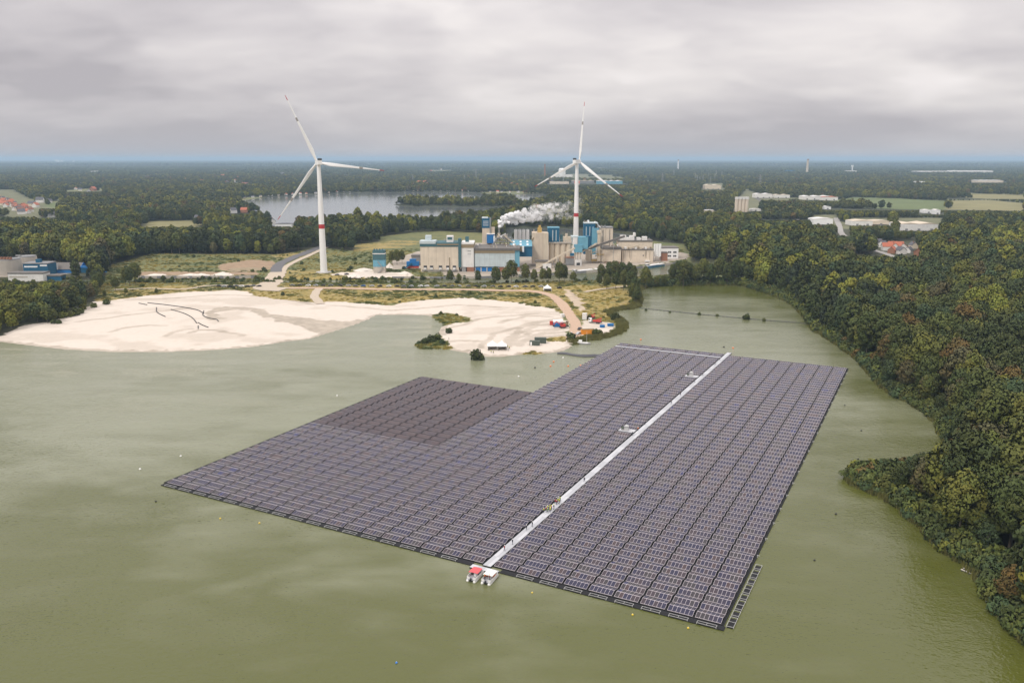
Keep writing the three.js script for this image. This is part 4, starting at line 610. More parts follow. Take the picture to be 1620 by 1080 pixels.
{
  const a = site('processing_hall', 'beige processing hall with teal parapet and louvred openings at its foot', 'factory hall', 696, 437, 800);
  a.box('wall', 665.8, 726, 390, 437, 0, 26, P.cream); a.box('parapet', 665.2, 726, 384, 390, -0.4, 26.4, P.teal); a.box('pale_parapet', 665, 690, 381, 385.5, -0.8, 14, P.pale);
  a.box('parapet_strip', 692, 726, 385.6, 387.4, -0.9, -0.4, P.tan); a.box('stair_shaft', 725.5, 730, 377.5, 422.5, -0.8, 8, P.teal); a.box('plinth', 668, 727, 427.5, 437, -1.6, 0, P.conc);
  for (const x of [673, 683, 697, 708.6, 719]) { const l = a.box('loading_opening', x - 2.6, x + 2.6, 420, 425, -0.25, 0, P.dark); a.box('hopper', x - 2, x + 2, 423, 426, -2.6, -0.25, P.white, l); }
  for (const x of [678, 690.5, 703, 714]) a.box('cladding_joint', x - 0.12, x + 0.12, 391, 419, -0.06, 0, P.tan);
  a.box('roof_unit', 673, 682, 373.5, 382, 5, 13, P.pale); const r = a.box('roof_unit', 706.5, 717, 374, 385, 6, 14, P.white); a.box('dark_panel', 708, 715.5, 376, 380, 5.9, 6, P.teal, r); a.bar('conveyor', 691, 436, 722, 426, -5, -3, 1.3, P.grey); a.box('flue', 711, 712, 407, 425, -0.6, -0.06, P.tan);
  const b = site('bagging_block', 'white block with brick foot between the beige hall and the pale blue hall', 'factory block', 740, 437, 800);
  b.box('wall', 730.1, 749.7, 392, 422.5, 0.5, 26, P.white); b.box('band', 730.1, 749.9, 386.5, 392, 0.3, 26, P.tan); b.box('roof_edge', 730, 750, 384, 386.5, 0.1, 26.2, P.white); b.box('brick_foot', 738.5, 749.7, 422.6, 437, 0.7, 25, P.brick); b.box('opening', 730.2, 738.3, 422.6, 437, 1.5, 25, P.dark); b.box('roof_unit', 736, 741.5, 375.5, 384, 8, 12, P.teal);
  b.box('sign_line', 740, 745.5, 396.6, 397.6, 0.4, 0.5, P.grey); b.box('sign_line', 740, 745.5, 401.6, 402.2, 0.4, 0.5, P.grey); b.box('pipe_rack', 731, 737, 423, 434, -1, -0.5, P.steel);
  const c = site('packing_hall', 'long pale blue hall with grey roof and bright blue doors', 'factory hall', 786, 436.5, 802);
  c.box('wall', 750.8, 814.4, 400.2, 422, 0, 34, P.pale); c.box('fascia', 750.6, 814.6, 396, 400.2, -0.4, 34.3, P.tan); c.box('roof', 750.4, 822.6, 392.6, 396, -0.8, 35, P.roof); c.box('end_bay', 814.5, 822, 396, 422, 0.3, 33, P.sky); c.box('foot', 751, 822, 422, 436.5, 0.6, 33, P.brick);
  for (let i = 0; i < 3; i++) c.box('door', 752.8 + i * 9.3, 760.4 + i * 9.3, 423.4, 430.4, 0.35, 0.6, P.bright); for (let i = 0; i < 8; i++) c.box('column', 751.2 + i * 9.3, 752.2 + i * 9.3, 422, 436.5, 0.2, 0.6, P.white);
  c.box('blue_lintel', 752, 790, 421.6, 422.8, 0.0, 0.3, P.blue); for (let i = 1; i < 8; i++) c.box('cladding_joint', 751 + i * 8, 751.25 + i * 8, 400.4, 421.8, -0.07, 0, P.steel);
  const d = site('drying_tower', 'slim beige tower with a blue top section and steel flue', 'tower', 772, 392, 848);
  d.box('shaft', 763, 782.5, 360.5, 400, 0, 14, P.beige); const top = d.box('blue_top', 762.8, 777, 345.3, 360.5, -0.3, 10, P.blue); d.box('roof_cap', 762.5, 772, 344, 345.3, -0.6, 10.4, P.pale, top); for (const y of [349.6, 352.6, 355.8]) d.box('sign_line', 764.5, 773, y, y + 0.7, -0.42, -0.3, P.whitepaint, top); d.cyl('flue', 774.8, 776.8, 344, 374, -2, P.steel); d.box('annex', 770.5, 782.6, 370, 384, -4, 0, P.bright); d.box('annex_roof', 770, 783, 369, 370, -4.6, 0.2, P.whitepaint); d.cyl('white_duct', 781, 783.6, 372, 392, -7, P.whitepaint); d.box('yard_store', 752, 770, 385, 392, -6, 6, P.conc);
  const pw = site('process_pipework', 'tangle of steel ducts and cyclones above the pale hall roof', 'pipework', 795, 393, 838);
  for (const [x, y0, y1] of [[786, 371, 397], [790, 368, 397], [796, 372, 397], [803, 370, 397], [807, 376, 397]]) pw.cyl('column', x - 0.5, x + 0.5, y0, y1, 3, P.steel); for (const y of [376, 382, 387, 391]) pw.box('platform', 784.5, 808, y, y + 0.9, 0, 8, P.grey); pw.cyl('cyclone', 787, 792, 369, 377, 2, P.dust, pw, 0.5); pw.cyl('cyclone', 797.5, 803, 371, 380, 2, P.conc, pw, 0.5); pw.box('fan_house', 792, 797, 362, 367, 2, 6, P.dark); pw.cyl('exhaust_stack', 788.6, 791, 361.5, 369, 2, P.steel); pw.bar('duct', 777, 390, 789, 376, 1, 3, 1.6, P.steel); pw.bar('duct', 798, 372, 811, 384, 0, 2, 1.4, P.dust); pw.bar('duct', 784, 379, 800, 370, 4, 4, 1.2, P.whitepaint);
  for (let i = 0; i < 4; i++) { const s = site('storage_silo', `slender white storage silo, ${ORD[i + 1]} from the left in the row of four`, 'silo', 816 + i * 6.2, 380, 870, 0, 'row of four white silos'); s.cyl('shell', 813.4 + i * 6.2, 818.6 + i * 6.2, 363.5, 392, 0, P.whitepaint); s.cyl('cap', 815 + i * 6.2, 817 + i * 6.2, 362, 363.5, 1.1, P.steel); }
  const h = site('blue_hall', 'blue hall with light blue roof and white skylights behind the silo tower', 'factory hall', 824, 405, 830);
  h.box('wall', 808, 842, 390.5, 406, 0, 20, P.blue); { const A = h.mx(806.5), B = h.mx(842), y0 = h.my(390.2), y1 = h.my(383.2); const g = new THREE.BoxGeometry(B - A, 0.5, 22); g.rotateX(0.2); g.translate((A + B) / 2, (y0 + y1) / 2 + 0.3, -10); part(h, 'roof', g, P.sky); for (let k = 0; k < 6; k++) { const q = new THREE.BoxGeometry(2.0, 0.12, 5); q.rotateX(0.2); const zz = k % 2 ? -5 : -14; q.translate(A + 4 + Math.floor(k / 2) * 7, (y0 + y1) / 2 + 0.68 - (zz + 10) * 0.2, zz); part(h, 'skylight', q, P.whitepaint); } }
  h.cyl('duct', 822, 826, 389, 397, -4, P.tan); h.box('duct_elbow', 826, 829, 389, 398, -3.6, -1, P.whitepaint);
  const e = site('silo_tower', 'tall plain beige silo tower with yellow headgear on top', 'tower', 854, 412, 842, 0.0);
  e.box('shaft', 841.6, 858.5, 368, 416, 0, 16, P.beige); e.box('side_shaft', 858.5, 867.3, 368.4, 416, 0.6, 15.4, P.dust); const hg = e.box('headgear', 850.5, 857, 361, 368, 3, 8, P.yellow); e.box('winch', 852, 855.5, 357, 361, 4, 7, P.yellow, hg); e.bar('conveyor', 841, 380, 852, 366, -1, 4, 1.1, P.tan);
  const f = site('silo_row', 'row of round beige silos with a dark blue headhouse on top', 'silo', 886, 412, 850);
  for (let i = 0; i < 4; i++) f.cyl('silo', 868.2 + i * 9.1, 877.2 + i * 9.1, 385, 416, 0, P.dust); f.box('slab', 867.6, 905, 382.8, 385, -0.6, 13, P.conc); const hh = f.box('headhouse', 866.2, 884.6, 360.6, 382.8, 1, 12, P.blue); for (const x of [873.5, 878.8]) f.box('light_strip', x, x + 1.3, 364, 381, 0.85, 1, P.pale, hh); f.box('headhouse_roof', 865.9, 884.9, 359.8, 360.6, 0.7, 12.3, P.sky, hh); f.box('screen_house', 891, 903, 375, 382.8, 3, 9, P.dust); f.box('ladder_stage', 886, 890, 371.5, 382.8, 3, 6, P.teal); f.cyl('cyclone', 894, 898, 370, 375, 4, P.dust); f.bar('handrail', 885, 380, 905, 380, -0.4, -0.4, 0.3, P.steel);
  const g = site('transfer_house', 'light blue transfer house on hopper legs in front of the turbine', 'factory block', 920, 421, 846);
  g.box('upper', 914.5, 930, 375, 394, 2, 12, P.sky); g.box('lower', 908.5, 921, 387.5, 399, 0, 9, P.sky); g.box('dark_side', 927, 932, 374, 392, 3, 12, P.blue); g.box('cap', 903.5, 915, 374, 376.5, 4, 14, P.pale); for (const x of [910, 914, 918.5]) { g.cyl('hopper', x - 1.8, x + 1.8, 399, 407, 1, P.dust, g, 0.35); g.box('leg', x - 0.35, x + 0.35, 405, 421, 1.5, 2.2, P.steel); } g.box('control_cabin', 909, 919.5, 411, 424.5, -5, -1, P.white); g.box('cabin_window', 911.5, 917, 414.5, 418.5, -5.15, -5, P.glass); g.box('store', 895, 908, 408, 419, 0, 8, P.grey); g.box('store_roof', 894.5, 908.5, 406.5, 408, -0.3, 8.3, P.brick); g.box('awning', 902, 908, 400.5, 404.5, -1, 1.5, P.blue);
  const hb = site('mill_building', 'dark blue mill building with pale stripes and rooftop stack', 'factory block', 935, 400, 880);
  hb.box('wall', 923.5, 941, 353.5, 402, 0, 14, P.blue); for (const x of [926.3, 932, 937]) hb.box('light_strip', x, x + 1.1, 358.5, 373, -0.15, 0, P.pale); hb.box('roof', 923.2, 945.5, 352.4, 353.5, -0.3, 14.4, P.pale); hb.box('annex', 935.6, 946.6, 360.5, 402, -2.5, -0.2, P.sky); hb.cyl('rooftop_stack', 929, 932, 348.5, 352.4, 4, P.whitepaint); hb.bar('duct', 942, 351.5, 949.5, 360, 2, 2, 1.1, P.whitepaint); hb.bar('duct', 938, 360, 941, 350, 2, 2, 0.9, P.whitepaint);
  const ib = site('white_silo_block', 'tall off-white silo block with dark vertical joints', 'silo', 958, 402, 886);
  ib.box('wall', 946.2, 957.4, 360.4, 404, 0, 16, P.cream); ib.box('wall', 957.7, 969, 360.4, 404, 0.2, 16, P.cream); ib.box('roof', 945.8, 969.3, 359.4, 360.4, -0.3, 16.3, P.grey); for (const x of [953, 963.5]) ib.box('joint', x, x + 0.9, 363, 402, -0.1, 0, P.roof);
  const bt = site('elevator_tower', 'narrow brown bucket elevator tower', 'tower', 947, 412, 862); bt.box('shaft', 945, 949.4, 369, 413, 0, 3.4, P.dust); bt.box('head', 944, 950.5, 364.5, 369, -0.6, 4, P.dust);
  const cv = site('conveyor_bridge', 'long covered conveyor rising to the top of the cream building', 'conveyor', 950, 413, 858); cv.bar('gallery', 919, 396.5, 988, 374, -4, 4, 2.1, P.roof); cv.bar('lower_gallery', 918, 398, 943, 384.5, -6, -3, 1.4, P.dust); for (const [x, y] of [[934, 393], [952, 387.5], [970, 381.5]]) cv.box('trestle', x - 0.3, x + 0.3, y, 413, -1, -0.4, P.steel);
  const cv2 = site('loading_conveyor', 'open conveyor sloping from the transfer house down to the quay', 'conveyor', 880, 424, 830); cv2.bar('gallery', 909, 392, 870, 411.5, 0, -4, 1.5, P.dust); cv2.bar('lower_gallery', 870, 411.5, 845, 425, -4, -6, 1.5, P.dust); for (const [x, y] of [[895, 400], [882, 406], [862, 416]]) cv2.box('trestle', x - 0.35, x + 0.35, y, 428, -3.6, -3, P.steel);
  const gh = site('gravel_hopper', 'dusty cluster of hoppers and covered heaps at the quay', 'hopper', 856, 426, 826); gh.box('bin', 848, 866, 414, 424, 0, 7, P.dust); gh.box('roof', 846.5, 867, 412, 414, -1, 7.5, P.roof); gh.box('low_shed', 858.5, 872, 417, 427, -3, -0.4, P.white); gh.box('door', 864, 866.5, 420.5, 427, -3.2, -3, P.dark); gh.bar('chute', 842, 431, 858, 418, -4, -2, 1.6, P.dust); for (const x of [850, 856]) gh.box('leg', x, x + 0.8, 424, 430, 1, 1.8, P.steel);
  for (let i = 0; i < 4; i++) gh.bar('brace', 871 + i * 4, 410, 873 + i * 4, 424, 2, 2, 0.6, P.steel);
  const k = site('lime_building', 'rounded cream building with brick foot and grey flat roof', 'factory block', 966, 424, 866);
  k.cyl('round_end', 946.8, 960, 395, 414, -1, P.cream); k.box('wall', 955.5, 982, 394.5, 414, 0, 22, P.cream); k.box('roof', 952, 982.6, 391, 394.5, -0.5, 22.5, P.roof); k.box('brick_foot', 955.5, 982, 414, 425, 0.4, 22, P.brick); for (const x of [950, 954.5]) k.box('leg', x, x + 0.9, 414, 426, 1.5, 2.3, P.white); k.box('yellow_stage', 935, 947, 410.5, 412.5, -2, 4, P.yellow); for (const x of [936.5, 941, 946]) k.box('stage_leg', x, x + 0.6, 412, 425.5, -1, -0.4, P.yellow); k.cyl('cone_tank', 926.5, 937, 396, 413, 0, P.dust); k.bar('chute', 941, 387, 952, 396, -2, -1, 1.4, P.dust); k.bar('chute', 942.5, 390, 942.5, 403, -2.4, -2.4, 1.2, P.white);
  const l = site('loading_building', 'large cream loading building raised on columns above the quay', 'factory hall', 1008, 422, 872);
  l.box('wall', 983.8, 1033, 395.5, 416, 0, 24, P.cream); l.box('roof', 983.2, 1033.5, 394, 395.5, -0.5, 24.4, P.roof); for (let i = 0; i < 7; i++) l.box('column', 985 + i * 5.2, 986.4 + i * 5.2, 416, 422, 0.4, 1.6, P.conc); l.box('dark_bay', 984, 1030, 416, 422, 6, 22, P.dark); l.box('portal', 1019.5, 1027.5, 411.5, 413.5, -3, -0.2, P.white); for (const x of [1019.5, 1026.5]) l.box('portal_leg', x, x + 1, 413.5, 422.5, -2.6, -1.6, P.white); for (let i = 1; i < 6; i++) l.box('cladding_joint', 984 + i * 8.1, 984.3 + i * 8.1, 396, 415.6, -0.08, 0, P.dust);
  l.box('upper_storey', 979, 1033, 383, 394, 7, 24, P.cream); l.box('upper_roof', 978, 1033.4, 381, 383, 6.4, 24.4, P.roof); for (const [x, y, w, h2] of [[982, 373.5, 9, 8], [991, 377, 6, 5], [997, 374, 7, 8], [1017, 375.5, 7.5, 6.5], [1008, 377, 6, 5], [1003, 369.5, 3, 5]]) l.box('roof_unit', x, x + w, y, y + h2, 8, 14, P.white); l.bar('gantry', 990, 394, 1012, 387, 3, 3, 1.4, P.dust); l.box('window', 1016.5, 1018, 403, 405, -0.1, 0, P.dark); for (let i = 0; i < 5; i++) l.box('roof_box', 988 + i * 8, 991 + i * 8, 391, 394, 2, 5, i % 2 ? P.dust : P.white);
  for (let i = 0; i < 3; i++) { const s = site('metal_silo', `grey metal silo on a lattice stand, ${ORD[i + 1]} from the left beside the office`, 'silo', 1035 + i * 4.2, 417, 880, 0, 'grey metal silos'); s.cyl('shell', 1033.4 + i * 4.2, 1037.4 + i * 4.2, 386, 405.5, 0, P.whitepaint); for (const q of [0.3, 2.9]) s.box('leg', 1033.4 + i * 4.2 + q, 1034 + i * 4.2 + q, 405, 418, 0.6, 1.1, P.steel); }
  const m = site('site_office', 'white two-storey office with dark windows at the right end of the factory', 'office', 1060, 410, 905);
  m.box('wall', 1046, 1073, 392.5, 410.5, 0, 18, P.whitepaint); m.box('roof', 1045.7, 1073.3, 391.3, 392.5, -0.3, 18.3, P.roof); for (const [x, y] of [[1056.5, 397.5], [1065, 397.5], [1056.5, 403.5], [1065, 403.5]]) { const w = m.box('window', x, x + 5, y, y + 2.6, -0.12, 0, P.glass); m.box('mullion', x + 2.3, x + 2.6, y, y + 2.6, -0.2, -0.12, P.whitepaint, w); }
  const bc = site('brick_store', 'small red brick store in front of the white office', 'building', 1051, 416, 884); bc.box('wall', 1045.8, 1056, 400, 417, 0, 9, P.brick); bc.box('roof', 1045.5, 1056.3, 398.8, 400, -0.3, 9.3, P.roof);
  const extra = (s, n, seed, x0, x1, y, z0, z1) => { const r = rngOf(seed), m = [P.steel, P.dust, P.grey, P.whitepaint, P.tan]; for (let i = 0; i < n; i++) { const x = lerp(x0, x1, r()), w = 0.8 + 2 * r(), h2 = 0.8 + 2.6 * r(), z = lerp(z0, z1, r()); if (r() < 0.6) s.box('roof_vent', x, x + w, y - h2, y, z, z + 1.5 + r() * 2, m[Math.floor(r() * 5)]); else s.cyl('roof_stack', x, x + 0.9, y - h2 * 1.4, y, z, m[Math.floor(r() * 5)]); } };
  extra(a, 8, 1, 667, 722, 384, 3, 22); extra(c, 14, 2, 753, 818, 392.6, 3, 28); extra(k, 9, 3, 955, 979, 391, 2, 18); extra(l, 12, 4, 985, 1030, 394, 1, 5.5); extra(l, 14, 5, 981, 1030, 381, 8, 22); extra(f, 8, 6, 886, 902, 382.8, 1, 10); extra(hb, 5, 7, 924, 942, 352.4, 2, 12); extra(ib, 5, 8, 947, 966, 359.4, 2, 12); extra(pw, 10, 9, 785, 806, 376, 1, 7); extra(e, 4, 10, 843, 860, 368, 2, 12);
  { const r = rngOf(77); for (let i = 0; i < 16; i++) { const x = 785 + r() * 22, y = 371 + r() * 20; pw.bar('pipe', x, y, x + (r() < 0.5 ? 0 : 4 + r() * 6), y + (r() < 0.5 ? 5 + r() * 5 : 0.3), -0.6 + r() * 6, r() * 6, 0.35 + r() * 0.5, [P.steel, P.dust, P.tan, P.whitepaint][i % 4]); } for (let i = 0; i < 10; i++) { const x = 985 + r() * 45; l.box('downpipe', x, x + 0.35, 396, 396 + 8 + r() * 11, -0.35, 0, [P.dust, P.tan, P.steel][i % 3]); } for (let i = 0; i < 8; i++) { const x = 930 + r() * 22, y = 398 + r() * 12; k.bar('pipe', x, y, x + 3 + r() * 8, y + 4 - r() * 8, -2 - r() * 3, -1, 0.6, [P.yellow, P.dust, P.steel][i % 3]); } for (let i = 0; i < 6; i++) { const x = 668 + i * 9.6; a.bar('pipe', x, 426.4, x + 9, 426.4, -2.2, -2.2, 0.5, P.steel); } }
  const tt = site('screening_tower', 'teal and grey screening tower standing alone left of the factory', 'tower', 600, 437, 790); tt.box('base', 591, 609, 422, 437, 0, 8, P.conc); tt.box('upper', 590.5, 609.5, 396, 411, -0.2, 8.2, P.teal); tt.box('middle', 590.7, 609.3, 411.2, 422, -0.1, 8.1, P.sky); tt.box('top_rim', 590.3, 609.7, 400.6, 402, -0.5, 8.5, P.white); for (const x of [592, 596, 600.5, 605]) tt.box('roof_peg', x, x + 1.4, 393.8, 396, 2, 4, P.teal); tt.bar('stair', 594, 436, 606, 424, -0.8, -0.8, 0.7, P.steel); tt.bar('stair', 606, 423, 598, 413, -0.8, -0.8, 0.6, P.steel);
  const bm = site('blue_crusher', 'bright blue crusher plant beside the beige hall', 'machine', 652, 424, 812); bm.box('body', 643, 663, 414, 420.5, 0, 5, P.bright); bm.box('hood', 648, 658, 410, 414, 0.5, 4.5, P.bright); bm.bar('conveyor', 640, 424, 652, 416, -1, -1, 1.2, P.blue); for (const x of [644, 650, 656, 661]) bm.box('leg', x, x + 0.8, 420.5, 426, 1, 1.8, P.steel); bm.box('base', 644, 662, 420.8, 424, 0.5, 4, P.red);
  const sh = site('grey_shed', 'low grey shed behind the blue crusher', 'shed', 659, 416, 850); sh.box('wall', 651, 667, 405.5, 417, 0, 10, P.grey); sh.box('roof', 650.5, 667.5, 403.5, 405.5, -0.3, 10.4, P.roof);
}
{ // quay edge along the far side of the canal and piles of mined sand
  const q = [[620, 439], [700, 439.2], [760, 438.6], [860, 434.2], [960, 427.4], [1030, 421], [1085, 413.8]].map(p => { const [x, z] = G(p[0], p[1], 1.5); return [x, z]; }), wall = thing('quay_wall', 'grey quay wall along the factory side of the canal', 'wall', [0, 0, 0]);
  for (let i = 0; i + 1 < q.length; i++) { const L = Math.hypot(q[i + 1][0] - q[i][0], q[i + 1][1] - q[i][1]), n = Math.round(L / 12); for (let k = 0; k < n; k++) { const a = k / n, b = (k + 0.985) / n; part(wall, 'quay_block', bar([lerp(q[i][0], q[i + 1][0], a), 0.9, lerp(q[i][1], q[i + 1][1], a)], [lerp(q[i][0], q[i + 1][0], b), 0.9, lerp(q[i][1], q[i + 1][1], b)], 1.2, 3.2), k % 3 ? P.conc : P.grey); } }
  const heapMat = new THREE.MeshStandardMaterial({ color: lin(0.66, 0.60, 0.52), roughness: 0.95 }), heap = (px, py, r, h, label, mat = heapMat) => { const g = new THREE.ConeGeometry(r, h, 26, 8), p = g.attributes.position; for (let i = 0; i < p.count; i++) { const k = 1 + (noise2(p.getX(i) * 0.6 + px, p.getZ(i) * 0.6) - 0.5) * 0.5; p.setX(i, p.getX(i) * k); p.setZ(i, p.getZ(i) * k); p.setY(i, p.getY(i) * (0.85 + 0.3 * noise2(p.getX(i), p.getZ(i)))); } g.computeVertexNormals(); g.translate(0, h / 2 - 0.2, 0); const [x, z] = G(px, py, 2); solo('sand_heap', g, mat, label, 'heap', [x, 1.9, z], 0, 'heaps of mined sand'); };
  heap(561, 437, 9, 3.4, 'white sand heap between the turbine and the teal tower'); heap(575, 428, 12, 3.2, 'low white sand heap behind the teal tower'); heap(616, 424, 5, 6, 'steep white sand heap right of the teal tower'); heap(640, 433, 8, 3, 'white sand heap below the blue crusher'); heap(244, 436, 12, 2.4, 'pale sand heap behind the left retaining wall'); heap(300, 436, 12, 2.6, 'white sand heap in the middle of the left retaining wall'); heap(318, 436, 9, 2.8, 'bright white sand heap near the wooden crossing'); heap(352, 435, 11, 3.6, 'white sand heap at the right end of the retaining wall'); heap(386, 427, 22, 2.6, 'brown earth mound left of the access road', P.tan); heap(420, 424, 8, 2.2, 'small brown earth mound beside the access road', P.tan);
  const rw = thing('retaining_wall', 'low grey retaining wall in front of the sand heaps', 'wall', [0, 0, 0]); for (let i = 0; i < 30; i++) { const a = G(217 + i * 6.2, 438.6, 2), b = G(217 + (i + 0.97) * 6.2, 438.6, 2); part(rw, 'wall_block', bar([a[0], 2.2, a[1]], [b[0], 2.2, b[1]], 0.8, 2.6), i % 4 === 1 ? P.grey : P.conc); }
}
{ // steam from the dryer stack: countless drifting wisps
  const rnd = rngOf(808), list = [], [x0, y0] = atZ(789.8, 361, 838);
  const puff = []; for (let i = 0; i < 170; i++) { const t = Math.pow(rnd(), 1.1), px = lerp(790, 918, t) + (rnd() - 0.5) * 4, mid = 354 - 26 * Math.pow(t, 0.62), half = t < 0.06 ? 5 : lerp(7, 14, Math.pow(t, 0.6)), py = mid + (rnd() - 0.5) * 2 * half, dist = 838 + t * 130 + (rnd() - 0.5) * 16, [x, y] = atZ(px, py, dist); puff.push({ x, y, z: -dist, r: (1.9 + 3.4 * Math.sqrt(t)) * (0.4 + 0.9 * rnd()), t }); }
  for (const p of puff) { const n = Math.round(330 * Math.pow(1 - p.t, 2.0) + 60); for (let i = 0; i < n; i++) { const a = rnd() * 6.283, c = rnd() * 2 - 1, s = Math.sqrt(1 - c * c), r = p.r * Math.pow(rnd(), 0.45); list.push({ x: p.x + Math.cos(a) * s * r, y: p.y + c * r * 0.75, z: p.z + Math.sin(a) * s * r, s: (0.22 + 0.26 * rnd()) * (1 - 0.6 * p.t), a: rnd() * 6.28, b: rnd() * 6.28 }); } }
  const im = scatter('steam_plume', new THREE.IcosahedronGeometry(0.8, 0), matte(0.93, 0.93, 0.93, 1), list, (t, p, e, s) => { p.set(t.x, t.y, t.z); e.set(t.a, t.b, 0); s.setScalar(t.s); }, scene, false);
  tag(im, 'white steam drifting right from the factory dryer stack', 'steam', null, 'stuff'); console.log('steam', list.length);
}
{ // works on the left edge
  const t1 = site('storage_tank', 'large grey round tank cut by the left picture edge', 'tank', 5, 444, 770, 0, 'grey tanks at the left'); t1.cyl('shell', -17, 22.7, 412.5, 446, 0, P.conc); t1.cyl('roof', -16, 21.7, 411, 412.5, 0.5, P.grey); t1.bar('roof_walkway', -10, 410, 20, 408, 4, 12, 0.9, P.dark); for (let i = 0; i < 4; i++) t1.box('roof_pipe', i * 5, i * 5 + 2, 407.5, 411, 3, 6, P.brick);
  const t2 = site('storage_tank', 'grey round tank beside the blue building', 'tank', 37, 440, 800, 0, 'grey tanks at the left'); t2.cyl('shell', 22.5, 51.5, 407.5, 440, 0, P.conc); t2.cyl('roof', 23, 51, 406, 407.5, 0.4, P.grey); t2.box('roof_pipe', 25, 33, 404, 406, 3, 5, P.steel);
  const b = site('blue_works', 'blue clad works building with white band beside the tanks', 'factory block', 57, 440, 775); b.box('wall', 38, 77, 417.5, 444, 0, 15, P.blue); b.box('roof', 37.5, 77.5, 416, 417.5, -0.4, 15.4, P.grey); b.box('white_band', 40, 61, 420.6, 422.8, -0.2, 0, P.whitepaint); b.box('white_band', 65, 76, 418.8, 421, -0.2, 0, P.whitepaint); b.box('roof_vent', 55, 62, 411, 416, 4, 8, P.blue);
  const h = site('blue_gable_hall', 'long blue hall with grey gable roof at the left', 'factory hall', 108, 434, 790); h.box('wall', 77.6, 126, 426, 436, 0, 16, P.bright); { const A = h.mx(77), B = h.mx(126), yb = h.my(426), yt = h.my(416.5); for (const s of [-1, 1]) { const g = new THREE.BufferGeometry(); g.setAttribute('position', new THREE.Float32BufferAttribute([A, yb, s > 0 ? 0.6 : -17, B, yb, s > 0 ? 0.6 : -17, B, yt, -8.2, A, yt, -8.2], 3)); g.setAttribute('uv', new THREE.Float32BufferAttribute([0, 0, 4, 0, 4, 1, 0, 1], 2)); g.setIndex(s > 0 ? [0, 1, 2, 0, 2, 3] : [0, 2, 1, 0, 3, 2]); g.computeVertexNormals(); part(h, 'roof', g, P.roof); } const tri = new THREE.Shape([new THREE.Vector2(0, 0), new THREE.Vector2(17, 0), new THREE.Vector2(8.5, yt - yb)]), e = new THREE.ExtrudeGeometry(tri, { depth: 0.4, bevelEnabled: false }); e.rotateY(Math.PI / 2); e.translate(B, yb, 0.3); part(h, 'gable', e, P.bright); } h.box('end_bay', 126, 139.5, 424, 436, 1, 15, P.blue); h.box('end_roof', 125.8, 140, 421.5, 424, 0.4, 15.6, P.bright); h.box('roof_stripe', 91, 93, 416.6, 426, -0.9, -0.7, P.white);
  const w = site('white_annex', 'low white annex with flat roof in front of the tanks', 'building', 41, 446, 750); w.box('wall', 13, 68.5, 433, 447, 0, 12, P.white); w.box('roof', 12.6, 69, 431.4, 433, -0.3, 12.3, P.roof); w.box('window_band', 15, 44, 437, 439, -0.1, 0, P.conc); const w2 = site('blue_shed', 'small blue shed right of the white annex', 'shed', 85, 446, 756); w2.box('wall', 72, 97, 437, 447, 0, 8, P.blue); w2.box('roof', 71.5, 97.5, 435, 437, -0.3, 8.3, P.roof); const w3 = site('blue_kiosk', 'tiny blue kiosk beside the sand yard at the left', 'kiosk', 163, 432, 792); w3.box('wall', 159.5, 166.5, 429, 434, 0, 3, P.bright); w3.box('roof', 159, 167, 428, 429, -0.2, 3.2, P.sky);
}

// ------------------------------------------------------------------ shrubs and reeds along the banks
const shrubGeos = [0, 1, 2].map(i => crownGeometry(500 + i, { r: 2.1, h: 2.9, base: 0.1, clumps: 12, sprays: 42, leaf: 0.42, clumpR: 0.95 }));
const reedGeo = (() => { const rnd = rngOf(71), pos = [], col = [], idx = []; for (let i = 0; i < 70; i++) { const a = rnd() * 6.28, r = Math.sqrt(rnd()) * 1.3, x = Math.cos(a) * r, z = Math.sin(a) * r, h = 0.9 + rnd() * 1.1, w = 0.09 + rnd() * 0.1, t = rnd() * 6.28, lx = (rnd() - 0.5) * 0.8, lz = (rnd() - 0.5) * 0.8, k = pos.length / 3, f = 0.75 + 0.5 * rnd(); pos.push(x - Math.cos(t) * w, 0, z - Math.sin(t) * w, x + Math.cos(t) * w, 0, z + Math.sin(t) * w, x + lx + Math.cos(t) * w * 0.5, h, z + lz + Math.sin(t) * w * 0.5); for (let q = 0; q < 3; q++) col.push(f, f, f * 0.9); idx.push(k, k + 1, k + 2); } const g = new THREE.BufferGeometry(); g.setAttribute('position', new THREE.Float32BufferAttribute(pos, 3)); g.setAttribute('color', new THREE.Float32BufferAttribute(col, 3)); g.setIndex(idx); g.computeVertexNormals(); return g; })();
const landY = (x, z) => Math.max(0, height(x, z));
